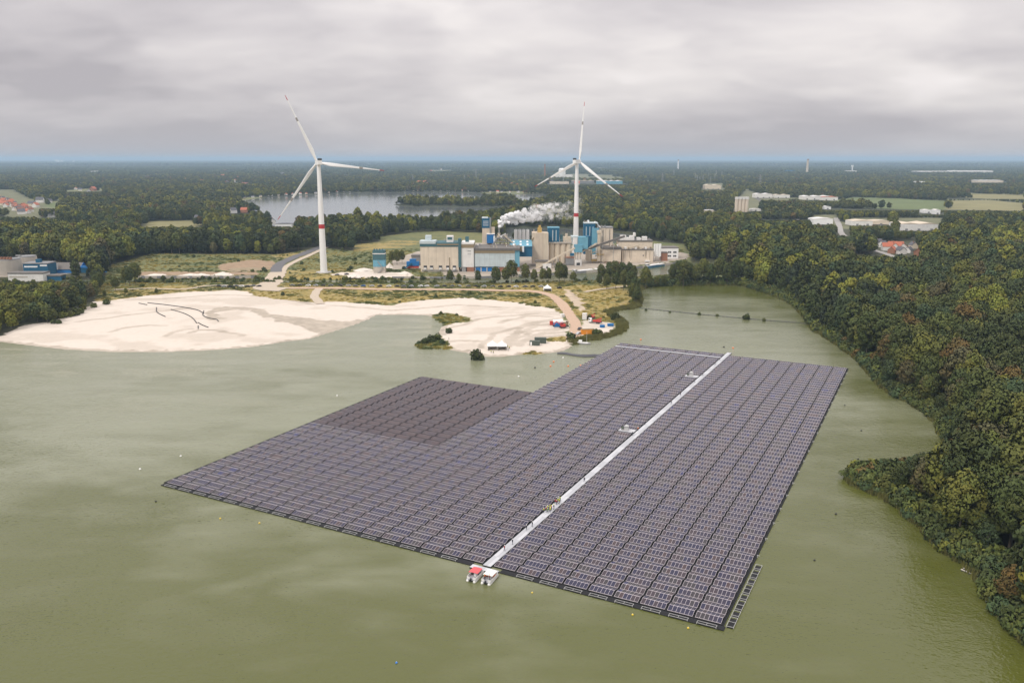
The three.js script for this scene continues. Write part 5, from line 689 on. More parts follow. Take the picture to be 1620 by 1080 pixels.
{
  const rnd = rngOf(2024), shrubs = [], reeds = [], tussocks = [];
  const walk = (p, step, fn) => { for (let i = 0; i < p.length; i++) { const a = p[i], b = p[(i + 1) % p.length], L = Math.hypot(b[0] - a[0], b[1] - a[1]); for (let t = 0; t < L; t += step) { const nx = -(b[1] - a[1]) / L, nz = (b[0] - a[0]) / L; fn(a[0] + (b[0] - a[0]) * t / L, a[1] + (b[1] - a[1]) * t / L, nx, nz); } } };
  const visible = (x, z) => { if (z > -120) return false; const q = toPhoto(x, 1, z); return q[0] > -40 && q[0] < 1680 && q[1] < 1140 && q[1] > 380; };
  walk(LAKE, 1.5, (x, z, nx, nz) => {
    if (!visible(x, z)) return;
    const q = toPhoto(x, 0, z), right = q[0] > 1020, spit = q[0] > 905 && q[0] < 1020 && q[1] < 545;
    if (right) for (let k = 0; k < 4; k++) { const s = -0.6 + rnd() * 9, X = x - nx * s + (rnd() - 0.5) * 2, Z = z - nz * s + (rnd() - 0.5) * 2, d = shoreDist(X, Z); if (d > -0.8) shrubs.push({ x: X, z: Z, s: (0.55 + 0.75 * rnd()) * (d < 1 ? 0.75 : 1.15), tone: rnd() < 0.1 ? 4 : rnd() < 0.03 ? 5 : rnd() < 0.05 ? 6 : Math.floor(rnd() * 4), r: rnd() * 6.28 }); const s2 = -0.8 + rnd() * 9, X2 = x + nx * s2, Z2 = z + nz * s2; if (shoreDist(X2, Z2) > -0.8) shrubs.push({ x: X2, z: Z2, s: 0.55 + 0.8 * rnd(), tone: rnd() < 0.08 ? 4 : Math.floor(rnd() * 4), r: rnd() * 6.28 }); }
    if (right || spit) for (let k = 0; k < 3; k++) { const s = (rnd() - 0.5) * 3.4, X = x + nx * s, Z = z + nz * s; if (Math.abs(shoreDist(X, Z)) < 1.6) reeds.push({ x: X, z: Z, s: 0.7 + 0.6 * rnd(), r: rnd() * 6.28 }); }
    if (spit) for (let k = 0; k < 3; k++) { const s = (rnd() - 0.5) * 9, X = x + nx * s, Z = z + nz * s, d = shoreDist(X, Z); if (d > 0 && d < 5) reeds.push({ x: X, z: Z, s: 1.0 + 0.8 * rnd(), r: rnd() * 6.28 }); }
  });
  walk(CANAL, 3, (x, z, nx, nz) => { if (!visible(x, z) || z > -700 && false) return; const q = toPhoto(x, 0, z); if (q[0] > 600 && z < -755 - (q[0] > 860 ? 0 : 9)) return; for (let k = 0; k < 3; k++) { const s = (rnd() - 0.5) * 8, X = x + nx * s, Z = z + nz * s, d = shoreDist(X, Z); if (d > 0.2 && d < 6) (rnd() < 0.3 ? shrubs : reeds).push({ x: X, z: Z, s: 0.5 + 0.6 * rnd(), tone: Math.floor(rnd() * 5), r: rnd() * 6.28 }); } });
  // grass tussocks and low scrub over the dry grassland, thinning out over the sand
  for (let i = 0; i < 46000; i++) { const px = rnd() * 1100 - 20, py = 395 + rnd() * 172, [X, Z] = G(px, py, 1.9), zn = hit(ZONES, X, Z); if (!zn) continue; const n = fbm(X * 0.035, Z * 0.05, 4), n2 = fbm(X * 0.3 + 9, Z * 0.3, 3), t = n * 0.6 + n2 * 0.4; if (shoreDist(X, Z) < 0.6 || onPath(X, Z)) continue; if (zn.k === 'green' ? rnd() < 0.75 : zn.k === 'dry' ? rnd() < (t < 0.5 ? 0.7 : 0.25) : false) tussocks.push({ x: X, z: Z, s: 0.45 + 0.7 * rnd() * (t < 0.47 ? 1.4 : 0.8), dry: t, r: rnd() * 6.28 }); if (zn.k !== 'sand' && zn.k !== 'yard' && zn.k !== 'wet' && zn.k !== 'soil' && zn.k !== 'gravel' && rnd() < (t < 0.42 ? 0.025 : 0.004)) shrubs.push({ x: X, z: Z, s: 0.35 + 0.6 * rnd(), tone: Math.floor(rnd() * 5), r: rnd() * 6.28 }); }
  const tint = (t, c) => { const g = GREENS[t.tone], k = 0.9 + 0.4 * rnd(); c.setRGB(g[0] * k, g[1] * k, g[2] * k); };
  const scrub = new THREE.Group(); scrub.name = 'bank_scrub'; scene.add(scrub); tag(scrub, 'low green scrub overhanging the banks of lake and canal', 'scrub', null, 'stuff');
  for (let i = 0; i < 3; i++) scatter('scrub', shrubGeos[i], leafWhite, shrubs.filter((_, k) => k % 3 === i), (t, p, e, s, c) => { p.set(t.x, landY(t.x, t.z) - 0.25, t.z); e.set(0, t.r, 0); s.set(t.s, t.s * 1.05, t.s); tint(t, c); }, scrub);
  tag(scatter('reeds', reedGeo, leafWhite, reeds, (t, p, e, s, c) => { p.set(t.x, landY(t.x, t.z) - 0.1, t.z); e.set(0, t.r, 0); s.setScalar(t.s); const k = 0.8 + 0.4 * rnd(); c.setRGB(0.135 * k, 0.13 * k, 0.035 * k); }, scene), 'yellow-green reeds fringing the shore of the lake', 'reeds', null, 'stuff');
  tag(scatter('grass', reedGeo, leafWhite, tussocks, (t, p, e, s, c) => { p.set(t.x, landY(t.x, t.z) - 0.05, t.z); e.set(0, t.r, 0); s.set(t.s * 1.3, t.s * 0.5, t.s * 1.3); const k = 0.85 + 0.4 * rnd(), y = smooth(0.38, 0.6, t.dry); c.setRGB(lerp(0.085, 0.31, y) * k, lerp(0.11, 0.245, y) * k, lerp(0.03, 0.06, y) * k); }, scene), 'rough yellow and green grass between the canal and the beach', 'grass', null, 'stuff');
  console.log('shrubs', shrubs.length, 'reeds', reeds.length, 'tussocks', tussocks.length);
}
// single trees and bushes one can pick out on the banks
function singleTree(px, py, hM, tone, label, kind = 'tree', y0 = null) {
  const [x, z] = G(px, py, 1.6), y = landY(x, z) - 0.05, o = thing(kind === 'bush' ? 'bush' : 'bank_tree', label, kind, [x, y, z], px, kind === 'bush' ? 'bushes on the sand spits' : 'single trees on the canal banks'), k = hM / 14.5, i = Math.round(px) % 5;
  if (kind === 'bush') { const q = hM / 3.4; o.scale.set(q, q, q); part(o, 'stem', nearTrunks[0], barkMat).scale.set(0.25, 0.12, 0.25); part(o, 'crown', shrubGeos[i % 3], leafMats[tone]); } else { o.scale.set(k * 0.86, k * 1.08, k * 0.86); part(o, 'trunk', nearTrunks[i % 3], barkMat); part(o, 'crown', nearCrowns[i], leafMats[[1, 2, 4, 1, 4, 5][tone]]); }
}
const ordOf = n => ORD[n];
[[712, 447, 11, 1], [726, 448, 8, 2], [756, 447, 10, 0], [784, 447, 14, 1], [788, 448, 10, 0], [800, 447, 13, 2], [809, 447, 19, 1], [831, 446, 14, 4], [845, 446, 11, 2]].forEach(([x, y, h, t], i) => singleTree(x, y, h, t, `canal bank tree in front of the factory halls, ${ordOf(i + 1)} from the left`));
[[859, 447, 12, 4], [868, 446, 11, 2], [885, 448, 17, 1], [893, 447, 13, 0], [907, 447, 9, 2]].forEach(([x, y, h, t], i) => singleTree(x, y, h, t, `canal bank tree in front of the hoppers, ${ordOf(i + 1)} from the left`));
[[951, 446, 13, 1], [963, 447, 15, 0], [973, 448, 16, 1], [984, 447, 16, 3], [996, 446, 14, 0], [1003, 447, 12, 1], [948, 454, 9, 0], [960, 457, 12, 1], [974, 458, 13, 0], [986, 460, 14, 1], [998, 463, 15, 3], [1004, 470, 15, 0], [1000, 476, 13, 1], [1007, 479, 12, 0]].forEach(([x, y, h, t], i) => singleTree(x, y, h, t, `tree in the clump on the spit between canal and lake, ${ordOf(i + 1)} from the left`));
[[1022, 454, 17, 2], [1040, 450, 8, 4], [1050, 450, 9, 1], [1063, 447, 13, 1], [1074, 447, 17, 0], [1081, 450, 19, 1], [1090, 446, 15, 3], [1102, 448, 16, 1], [1112, 446, 18, 2], [1124, 448, 17, 0], [1136, 446, 17, 1], [1150, 448, 18, 3], [1163, 447, 18, 0]].forEach(([x, y, h, t], i) => singleTree(x, y, h, t, `tree on the strip between canal and far end of the lake, ${ordOf(i + 1)} from the left`));
[[182, 460, 11, 1], [205, 452, 15, 0], [198, 450, 12, 4], [214, 448, 17, 2], [152, 462, 13, 0], [158, 458, 12, 1], [150, 450, 12, 3], [258, 447, 6, 1], [165, 470, 5, 1], [199, 467, 5, 2], [247, 466, 4.5, 1]].forEach(([x, y, h, t], i) => singleTree(x, y, h, t, `tree on the grass behind the beach, ${ordOf(i + 1)} in the group by the left wood`));
[[620, 418, 12, 4], [628, 420, 13, 2], [636, 417, 11, 1]].forEach(([x, y, h, t], i) => singleTree(x, y, h, t, `slim tree between the teal tower and the blue crusher, ${ordOf(i + 1)} from the left`));
[[754, 564, 5.5, 0, 'dark bush at the tip of the sand spit in front of the tents'], [762, 564.5, 3, 1, 'small bush beside the dark bush at the spit tip'], [672, 540, 3.5, 0, 'dark bush at the left of the grassy islet'], [682, 537, 4.2, 0, 'dark bush in the middle of the grassy islet'], [692, 535, 4.2, 1, 'dark bush at the right of the grassy islet'], [710, 524, 3.4, 0, 'lone dark bush on the sand above the islet'], [84, 512, 3, 1, 'low bush at the left edge of the beach'], [92, 512, 3, 1, 'second low bush at the left edge of the beach'], [111, 501, 4, 4, 'yellowish bush on the beach edge'], [119, 499, 5, 1, 'taller bush on the beach edge'], [128, 496, 3.5, 2, 'small bush on the beach edge'], [131, 490, 4, 4, 'light green bush nearest the young wood'], [148, 487, 3.6, 2, 'bush at the end of the young wood'], [168, 482, 4, 1, 'lone bush on the sand near the young wood'], [82, 505, 6, 4, 'yellow-green young tree at the foot of the left wood'], [98, 503, 5, 4, 'yellow-green shrub at the foot of the left wood'], [903, 534, 4.5, 1, 'bush above the reed bank near the white van'], [974, 503, 5, 0, 'dark pointed bush on the eastern tip of the spit'], [942, 527, 4, 1, 'bush behind the orange skip'], [948, 527, 3.6, 2, 'second bush behind the orange skip'], [1022, 488, 1.6, 1, 'tiny shrub on the boom nearest the spit'], [1060, 491, 1.4, 1, 'second tiny shrub on the boom'], [1107, 494.5, 2, 1, 'third tiny shrub on the boom'], [1135, 496.5, 1.6, 2, 'fourth tiny shrub on the boom'], [1182, 501.5, 4, 0, 'largest shrub growing on the boom'], [1209, 504, 2, 2, 'shrub near the wooded end of the boom']].forEach(([x, y, h, t, l]) => singleTree(x, y, h, t, l, 'bush'));
{ // floating boom across the far end of the lake, made of short links
  const o = thing('floating_boom', 'thin dark floating boom across the far end of the lake', 'boom', [0, 0, 0]), a = [1012, 487], b = [1285, 512], n = 44; const link = (i) => { const p = G(lerp(a[0], b[0], i / n), lerp(a[1], b[1], i / n) + Math.sin(i / n * 3.1) * 1.2, 0.15); return [p[0], 0.12, p[1]]; };
  for (let i = 0; i < n; i++) { const p = link(i), q = link(i + 0.86); part(o, 'boom_link', bar(p, q, 0.7, 0.5), i % 5 ? P.slate : P.green); }
}
{ // dredging pipe floating between spit and array, and dark pipes lying on the beach
  for (const [off, label] of [[0, 'black floating pipe curving from the spit to the array, upper one'], [3, 'black floating pipe curving from the spit to the array, lower one']]) solo('floating_pipe', tubeOf([[882, 558.5], [895, 558.5 + off * 0.4], [908, 561 + off * 0.3], [925, 562 + off * 0.6], [942, 561.5 + off * 0.6], [950, 562 + off * 0.4]].map(([x, y]) => { const p = G(x, y, 0.3); return [p[0], 0.25, p[1]]; }), 0.6, 8, 50), P.slate, label, 'pipe');
  for (const [pts, label] of [[[[219, 480], [232, 482.5]], 'short black pipe at the upper left of the beach'], [[[233, 479.5], [262, 482.5], [290, 486.5], [312, 491], [322, 496]], 'long thin black pipe across the upper beach'], [[[247, 487], [248, 494], [261, 501]], 'bent black pipe left of the longest pipe'], [[[270, 490], [290, 495.5], [303, 502], [311, 511]], 'thick black pipe running down the middle of the beach'], [[[313, 510], [320, 514], [329, 518]], 'short black pipe below the thick pipe'], [[[313, 515], [313, 520]], 'stub of black pipe standing on the beach'], [[[322, 492], [321, 499], [330, 503], [342, 505], [345, 508]], 'black pipe at the head of the wet channel']]) solo('beach_pipe', tubeOf(pts.map(([x, y]) => { const p = G(x, y, 1.9); return [p[0], Math.max(0.4, height(p[0], p[1])) + 0.3, p[1]]; }), 0.27, 7, 30), P.dark, label, 'pipe', [0, 0, 0], 0, 'pipes lying on the beach');
}
// ------------------------------------------------------------------ vehicles
const carGeo = (() => {
  const side = new THREE.Shape(); [[-2.15, 0.3], [-2.15, 0.75], [-1.95, 0.88], [-1.1, 0.95], [-0.55, 1.42], [1.05, 1.45], [1.75, 0.98], [2.1, 0.9], [2.15, 0.35]].forEach(([x, y], i) => i ? side.lineTo(x, y) : side.moveTo(x, y));
  const body = new THREE.ExtrudeGeometry(side, { depth: 1.6, bevelEnabled: true, bevelSize: 0.08, bevelThickness: 0.08, bevelSegments: 2 }); body.translate(0, 0, -0.8);
  const win = join([[-1, 0.895], [1, 0.895]].map(([s, z]) => { const w = new THREE.Shape([[-0.85, 0.98], [-0.5, 1.36], [1.0, 1.38], [1.5, 1.0]].map(p => new THREE.Vector2(...p))), g = new THREE.ExtrudeGeometry(w, { depth: 0.02, bevelEnabled: false }); g.translate(0, 0, s * z - 0.01); return g; }));
  const wheel = new THREE.CylinderGeometry(0.33, 0.33, 0.24, 16); wheel.rotateX(Math.PI / 2); return { body, win, wheel };
})();
const PAINT = { white: matte(0.75, 0.75, 0.74, 0.3), silver: matte(0.42, 0.43, 0.45, 0.3), grey: matte(0.14, 0.145, 0.15, 0.3), black: matte(0.02, 0.02, 0.022, 0.3), blue: matte(0.02, 0.10, 0.30, 0.3), red: matte(0.35, 0.03, 0.03, 0.3) }, tyre = matte(0.02, 0.02, 0.02, 0.9);
function car(x, z, turn, color, label, group, name = 'parked_car') { const y = Math.max(0.4, height(x, z)) + 0.17, o = thing(name, label, 'car', [x, y, z], turn, group); const b = part(o, 'body', carGeo.body, PAINT[color]); part(b, 'window', carGeo.win, P.glass); for (const [a, c] of [[-1.35, 0.82], [1.35, 0.82], [-1.35, -0.82], [1.35, -0.82]]) part(o, 'wheel', carGeo.wheel, tyre).position.set(a, 0.33, c); return o; }
{
  const seq = ['grey', 'black', 'white', 'silver', 'black', 'grey', 'black', 'silver', 'grey', 'blue', 'silver', 'black', 'white', 'black', 'grey', 'silver', 'white', 'white', 'silver', 'black', 'grey', 'silver', 'grey', 'black', 'silver', 'grey', 'black', 'black', 'white', 'grey', 'black', 'silver', 'blue'], rnd = rngOf(3);
  seq.forEach((c, i) => { const px = 461 + i * 12.7 + (rnd() - 0.5) * 4, [x, z] = G(px, 452.4 + i * 0.06, 2); car(x, z, (rnd() - 0.5) * 0.2, c, `${c} car in the row along the canal track, ${i < ORD.length ? ORD[i + 1] || 'thirty-' + ['first', 'second', 'third'][i - 30] : 'one'} from the left`, 'cars parked along the canal track'); });
  ['black', 'silver', 'black', 'grey', 'white', 'black', 'grey', 'black'].forEach((c, i) => { const [x, z] = G(345 + i * 9.2, 453.2 + (i % 3) * 0.5, 2); car(x, z, 0.15, c, `${c} car left of the canal crossing, ${ORD[i + 1]} from the left`, 'cars parked left of the canal crossing'); });
  for (const [px, py, c, turn, l] of [[917, 520, 'black', 1.2, 'black car on the track beside the orange skip'], [915, 526.5, 'silver', 1.0, 'silver car on the track in front of the orange skip'], [885, 456.5, 'black', 0.2, 'black car beside the white marquee, right of it'], [548, 435, 'black', 0.4, 'black car on the sandy yard right of the tall turbine'], [533, 436, 'grey', 0.1, 'grey car on the grass at the foot of the tall turbine']]) { const [x, z] = G(px, py, 1.9); car(x, z, turn, c, l); }
  // van
  const [vx, vz] = G(901.5, 530, 1.6), v = thing('white_van', 'white van parked on the track above the reed bank', 'van', [vx, Math.max(0.4, height(vx, vz)) + 0.15, vz], 1.25); const sh = new THREE.Shape([[-2.5, 0.35], [-2.5, 1.0], [-1.7, 1.25], [-1.15, 2.1], [2.4, 2.2], [2.5, 0.35]].map(p => new THREE.Vector2(...p))), vb = new THREE.ExtrudeGeometry(sh, { depth: 1.8, bevelEnabled: true, bevelSize: 0.08, bevelThickness: 0.08, bevelSegments: 2 }); vb.translate(0, 0, -0.9); part(v, 'body', vb, PAINT.white); const ws = new THREE.BoxGeometry(0.06, 0.85, 1.6); ws.rotateZ(-0.57); ws.translate(-1.52, 1.72, 0); part(v, 'windscreen', ws, P.glass); for (const [a, c] of [[-1.6, 0.92], [1.6, 0.92], [-1.6, -0.92], [1.6, -0.92]]) part(v, 'wheel', carGeo.wheel, tyre).position.set(a, 0.35, c);
  // tracked and wheeled machines
  const machine = (px, py, turn, main, label, arm = true) => { const [x, z] = G(px, py, 1.6), o = thing('excavator', label, 'machine', [x, Math.max(0.4, height(x, z)) + 0.1, z], turn), m = P[main]; for (const s of [-1, 1]) { const t = new THREE.CapsuleGeometry(0.45, 3, 4, 12); t.rotateZ(Math.PI / 2); t.scale(1, 1, 0.6); t.translate(0, 0.45, s * 1.1); part(o, 'track', t, P.dark); } part(o, 'body', join([bx(3, 1.2, 2.4, 0.3, 0.95, 0), bx(1.2, 0.5, 2.2, 1.2, 2.1, 0)]), m); const cb = part(o, 'cab', bx(1.3, 1.6, 1.1, -0.9, 2.1, 0.6), m); part(cb, 'window', bx(1.0, 0.8, 1.14, -0.92, 2.7, 0.6), P.glass); if (arm) { part(o, 'boom', bar([-1, 1.9, -0.4], [-4.2, 4.4, -0.4], 0.5), m); part(o, 'stick', bar([-4.2, 4.4, -0.4], [-6, 2.2, -0.4], 0.4), m); part(o, 'bucket', bx(0.9, 0.9, 1.2, -6.1, 1.3, -0.4), P.dark); } };
  machine(890, 519, 0.3, 'red', 'dark red machine beside the blue and white container', true); machine(895, 517, 2.2, 'tan', 'brown machine behind the dark red one', false);
  const tk = (px, py, turn, cab, bed, label) => { const [x, z] = G(px, py, 1.6), o = thing('crane_truck', label, 'truck', [x, Math.max(0.4, height(x, z)) + 0.1, z], turn); part(o, 'chassis', bx(9, 0.5, 2.2, 0, 0.7, 0), P.dark); const c = part(o, 'cab', bx(2, 2.4, 2.4, -3.6, 0.9, 0), P[cab]); part(c, 'window', bx(1.2, 0.8, 2.44, -3.9, 2.2, 0), P.glass); part(o, 'load_bed', bx(5.6, 0.9, 2.4, 1.2, 1.2, 0), P[bed]); part(o, 'crane_arm', bar([-2, 1.3, 0], [4.4, 3.6, 0], 0.6), P.red); for (const a of [-3.4, 1.2, 2.6]) for (const s of [-1, 1]) { const w = part(o, 'wheel', carGeo.wheel, tyre); w.scale.setScalar(1.5); w.position.set(a, 0.5, s * 1.05); } };
  tk(942, 510, -0.35, 'whitepaint', 'red', 'white and red crane truck on the sand beyond the orange skip'); tk(932, 503, -0.5, 'red', 'red', 'red crane truck parked behind the white one');
  // containers, skips and tents
  const container = (name, px, py, l, h, w, mat, turn, label, extra) => { const [x, z] = G(px, py, 1.5), o = thing(name, label, 'container', [x, Math.max(0.35, height(x, z)) + 0.12, z], turn); part(o, 'box', bx(l, h, w), mat); part(o, 'roof', bx(l + 0.12, 0.12, w + 0.12, 0, h + 0.002, 0), mat); const n = Math.round(l / 0.8); part(o, 'ribs', join(Array.from({ length: n }, (_, i) => bx(0.12, h - 0.3, 0.08, -l / 2 + (i + 0.5) * l / n, 0.15, w / 2 + 0.042))), mat); if (extra) extra(o, l, h, w); return o; };
  container('site_container', 855, 541, 7, 3.1, 2.6, P.green, -0.1, 'taller dark green site container behind the smaller one'); container('site_container', 846, 544.5, 6, 2.5, 2.5, P.green, -0.1, 'lower dark green site container with a white door', (o, l, h, w) => part(o, 'door', bx(0.9, 2, 0.06, -l / 2 + 0.9, 0.1, w / 2 + 0.11), P.whitepaint));
  container('store_container', 883, 517.5, 6.2, 2.7, 2.5, P.bright, 0.05, 'blue container with white top on the sand beside the track', (o, l, h, w) => part(o, 'white_top', bx(l + 0.2, 1.2, w + 2.0, 0, h + 0.13, -1.2), P.whitepaint)); container('store_container', 925, 505, 3, 4.2, 2.6, P.white, -0.3, 'tall white box body beside the red crane truck'); container('fuel_tank', 872.5, 515, 2.4, 2.4, 1.6, P.red, 0, 'small red tank left of the blue and white container'); container('waste_skip', 930, 526.5, 8.6, 2.8, 2.6, P.orange, 0.08, 'bright orange waste skip above the reed bank', (o, l, h, w) => part(o, 'load', bx(l - 0.6, 0.5, w - 0.5, 0, h + 0.13, 0), P.tan)); container('blue_bin', 953, 516, 3, 1.4, 1.8, P.bright, 0.2, 'small blue bin on the sand right of the crane truck'); container('blue_bin', 966, 513.5, 4, 1.5, 2, P.bright, 0.1, 'larger blue bin near the tip of the spit'); container('site_hut', 890, 502, 2.4, 2, 2, P.white, 0.5, 'little white hut at the edge of the sand above the container');
  const marquee = (px, py, w, label) => { const [x, z] = G(px, py, 1.4), o = thing('marquee', label, 'tent', [x, Math.max(0.35, height(x, z)), z], 0.05, 'white marquees'); for (const [a, b] of [[-1, -1], [1, -1], [-1, 1], [1, 1]]) part(o, 'pole', cyl(0.07, 0.07, 2.6, a * w / 2, 0, b * w / 2, 8), P.whitepaint); const r = new THREE.LatheGeometry([[w * 0.74, 2.4], [w * 0.735, 2.65], [w * 0.4, 3.6], [w * 0.16, 4.7], [0.02, 5.6]].map(p => new THREE.Vector2(...p)), 4); r.rotateY(Math.PI / 4); r.computeVertexNormals(); part(o, 'roof', clean(r), new THREE.MeshStandardMaterial({ color: lin(0.82, 0.82, 0.8), roughness: 0.8, side: THREE.DoubleSide, flatShading: true })); part(o, 'side_wall', join([bx(w, 2.4, 0.05, 0, 0, -w / 2), bx(0.05, 2.4, w, -w / 2, 0, 0), bx(0.05, 2.4, w, w / 2, 0, 0)]), P.tent); part(o, 'table', join([bx(w * 0.6, 0.06, 0.8, 0, 0.72, 0), bx(0.06, 0.72, 0.7, -w * 0.27, 0, 0), bx(0.06, 0.72, 0.7, w * 0.27, 0, 0)]), P.dark); };
  marquee(779, 551, 5.6, 'white peaked marquee on the spit, the left of the pair'); marquee(794, 551, 5.6, 'white peaked marquee on the spit, the right of the pair'); marquee(866, 461, 6.2, 'white peaked marquee beside the canal track');
  for (const [px, py, a, b, pose, l] of [[777, 556, 'yellow', 'white', 0, 'person in yellow vest left in front of the marquees'], [780.5, 557, 'yellow', null, 2, 'person in yellow vest right in front of the left marquee'], [803, 549, 'yellow', 'white', 1, 'person in yellow vest at the right side of the marquees'], [806, 551, 'yellow', null, 0, 'second person in yellow vest right of the marquees'], [804, 553.5, 'white', null, 2, 'person in white top right of the marquees'], [908.5, 530, 'dark', null, 1, 'person in dark clothes on the track near the white van'], [710, 537, 'dark', null, 0, 'lone person in dark clothes on the sand above the islet']]) { const [x, z] = G(px, py, 1.2); person(x, Math.max(0.3, height(x, z)), z, px, a, b, pose, l); }
  { const [x, z] = G(922, 543, 0.4), o = thing('work_boat', 'flat grey work boat moored at the reed bank', 'boat', [x, 0, z], -0.25); const s = new THREE.Shape([[-4.5, -1.4], [3, -1.4], [4.6, -0.6], [4.6, 0.6], [3, 1.4], [-4.5, 1.4]].map(p => new THREE.Vector2(...p))), g = new THREE.ExtrudeGeometry(s, { depth: 0.8, bevelEnabled: true, bevelSize: 0.1, bevelThickness: 0.1, bevelSegments: 2 }); g.rotateX(-Math.PI / 2); g.translate(0, 0, 0); part(o, 'hull', g, P.steel); part(o, 'deck', bx(7.6, 0.08, 2.3, -0.5, 0.92, 0), P.white); part(o, 'cabin', bx(2, 1.3, 1.6, -1.5, 1.0, 0), P.whitepaint); part(o, 'mast', cyl(0.06, 0.05, 7, 2.4, 1.0, 0, 8), P.whitepaint); part(o, 'motor', bx(0.6, 0.9, 0.5, -4.9, 0.3, 0), P.dark); }
  { const barge = (pa, pb, dist0, hull, label, cabinAt) => { const a = G(...pa, 0.5), b = G(...pb, 0.5), L = Math.hypot(b[0] - a[0], b[1] - a[1]), o = thing('cargo_barge', label, 'barge', [(a[0] + b[0]) / 2, 0, (a[1] + b[1]) / 2], Math.atan2(-(b[1] - a[1]), b[0] - a[0]), 'barges at the quay'); const s = new THREE.Shape([[-L / 2, -2.6], [L / 2 - 4, -2.6], [L / 2, -0.5], [L / 2, 0.5], [L / 2 - 4, 2.6], [-L / 2, 2.6]].map(p => new THREE.Vector2(...p))), g = new THREE.ExtrudeGeometry(s, { depth: 1.8, bevelEnabled: true, bevelSize: 0.12, bevelThickness: 0.12, bevelSegments: 1 }); g.rotateX(-Math.PI / 2); g.translate(0, -0.3, 0); part(o, 'hull', g, hull); part(o, 'hatch_cover', bx(L * 0.62, 1.1, 4.2, L * 0.08, 1.62, 0), P.whitepaint); const w = part(o, 'wheelhouse', bx(3.4, 2.4, 3.4, -L / 2 + 5, 1.62, 0), P.whitepaint); part(w, 'window', bx(3.5, 0.9, 3.5, -L / 2 + 5, 2.9, 0), P.glass); part(o, 'rail', bar([-L / 2 + 1, 2.3, 2.5], [L / 2 - 4, 2.3, 2.5], 0.1), P.whitepaint); }; barge([903, 432.6], [949, 427.4], 0, P.slate, 'dark hulled cargo barge with white hatches at the quay below the hoppers'); barge([1019, 423.6], [1053, 418.8], 0, P.blue, 'blue hulled cargo barge moored near the white office'); }
}
{ // wooden platforms on the right shore, small rowing boats
  const plank = matte(0.34, 0.24, 0.20), pale = matte(0.60, 0.56, 0.50);
  const raft = (px, py, n, w, l, gap, mat, turn, label) => { const [x, z] = G(px, py, 0.2), o = thing('wooden_raft', label, 'raft', [x, 0, z], turn); for (let i = 0; i < n; i++) part(o, 'plank', bx(w, 0.16, l, (i - (n - 1) / 2) * (w + gap), 0.18, 0), mat); part(o, 'beam', join([bx(n * (w + gap), 0.2, 0.25, 0, -0.03, -l * 0.35), bx(n * (w + gap), 0.2, 0.25, 0, -0.03, l * 0.35)]), P.dark); };
  raft(1487, 858, 7, 0.33, 2.3, 0.03, plank, 0.5, 'reddish wooden fishing platform at the wooded bank'); raft(1533, 902, 3, 0.32, 2.8, 0.9, pale, 0.55, 'three pale planks on floats near the lower right bank'); raft(1433, 803, 4, 0.4, 1.8, 0.2, plank, 0.4, 'small dark platform under the spit trees');
  for (const [px, py, turn, l] of [[1404, 613, 0.5, 'small upturned boat on the wooded right bank'], [1362, 571, 0.9, 'tiny pale boat at the wooded right bank farther away']]) { const [x, z] = G(px, py, 0.3), o = thing('rowing_boat', l, 'boat', [x, 0.05, z], turn); const g = new THREE.SphereGeometry(1, 18, 10, 0, 6.283, Math.PI / 2, Math.PI / 2); g.scale(2.2, 0.55, 0.8); g.translate(0, 0.5, 0); part(o, 'hull', g, new THREE.MeshStandardMaterial({ color: lin(0.45, 0.32, 0.26), roughness: 0.7, side: THREE.DoubleSide })); part(o, 'thwart', bx(0.3, 0.06, 1.4, 0, 0.42, 0), plank); part(o, 'gunwale', (() => { const t = new THREE.TorusGeometry(1, 0.05, 6, 24); t.rotateX(Math.PI / 2); t.scale(2.2, 1, 0.8); t.translate(0, 0.5, 0); return t; })(), pale); }
}
// ------------------------------------------------------------------ villages, farms and works in the distance
const houseGeo = (() => { const w = 9, d = 11, h = 5, r = 4.2, sh = new THREE.Shape([[-w / 2, 0], [w / 2, 0], [w / 2, h], [0, h + r * 0.97], [-w / 2, h]].map(p => new THREE.Vector2(...p))), wall = new THREE.ExtrudeGeometry(sh, { depth: d, bevelEnabled: false }); wall.translate(0, 0, -d / 2); const L = Math.hypot(w / 2 + 0.5, r), a = Math.atan2(r, w / 2), roof = join([-1, 1].map(s => { const g = new THREE.BoxGeometry(L + 0.2, 0.3, d + 1); g.rotateZ(-s * a); g.translate(s * (w / 4 + 0.1), h + r / 2 + 0.12, 0); return g; })); const win = join([[-2.2, 1.2], [2.2, 1.2], [-2.2, 3.4], [2.2, 3.4]].map(([x, y]) => bx(1.1, 1.2, 0.1, x, y, d / 2 + 0.04))); return { wall, roof, win, chimney: bx(0.8, 2, 0.8, 1.2, h + r - 1, -2) }; })();
function house(px, py, k, turn, wall, roof, label, group) { const [x, z] = G(px, py, 2), o = thing('house', label, 'house', [x, 1.9, z], turn, group); o.scale.setScalar(k); part(o, 'wall', houseGeo.wall, P[wall]); const r = part(o, 'roof', houseGeo.roof, P[roof]); part(r, 'chimney', houseGeo.chimney, P.brick); }
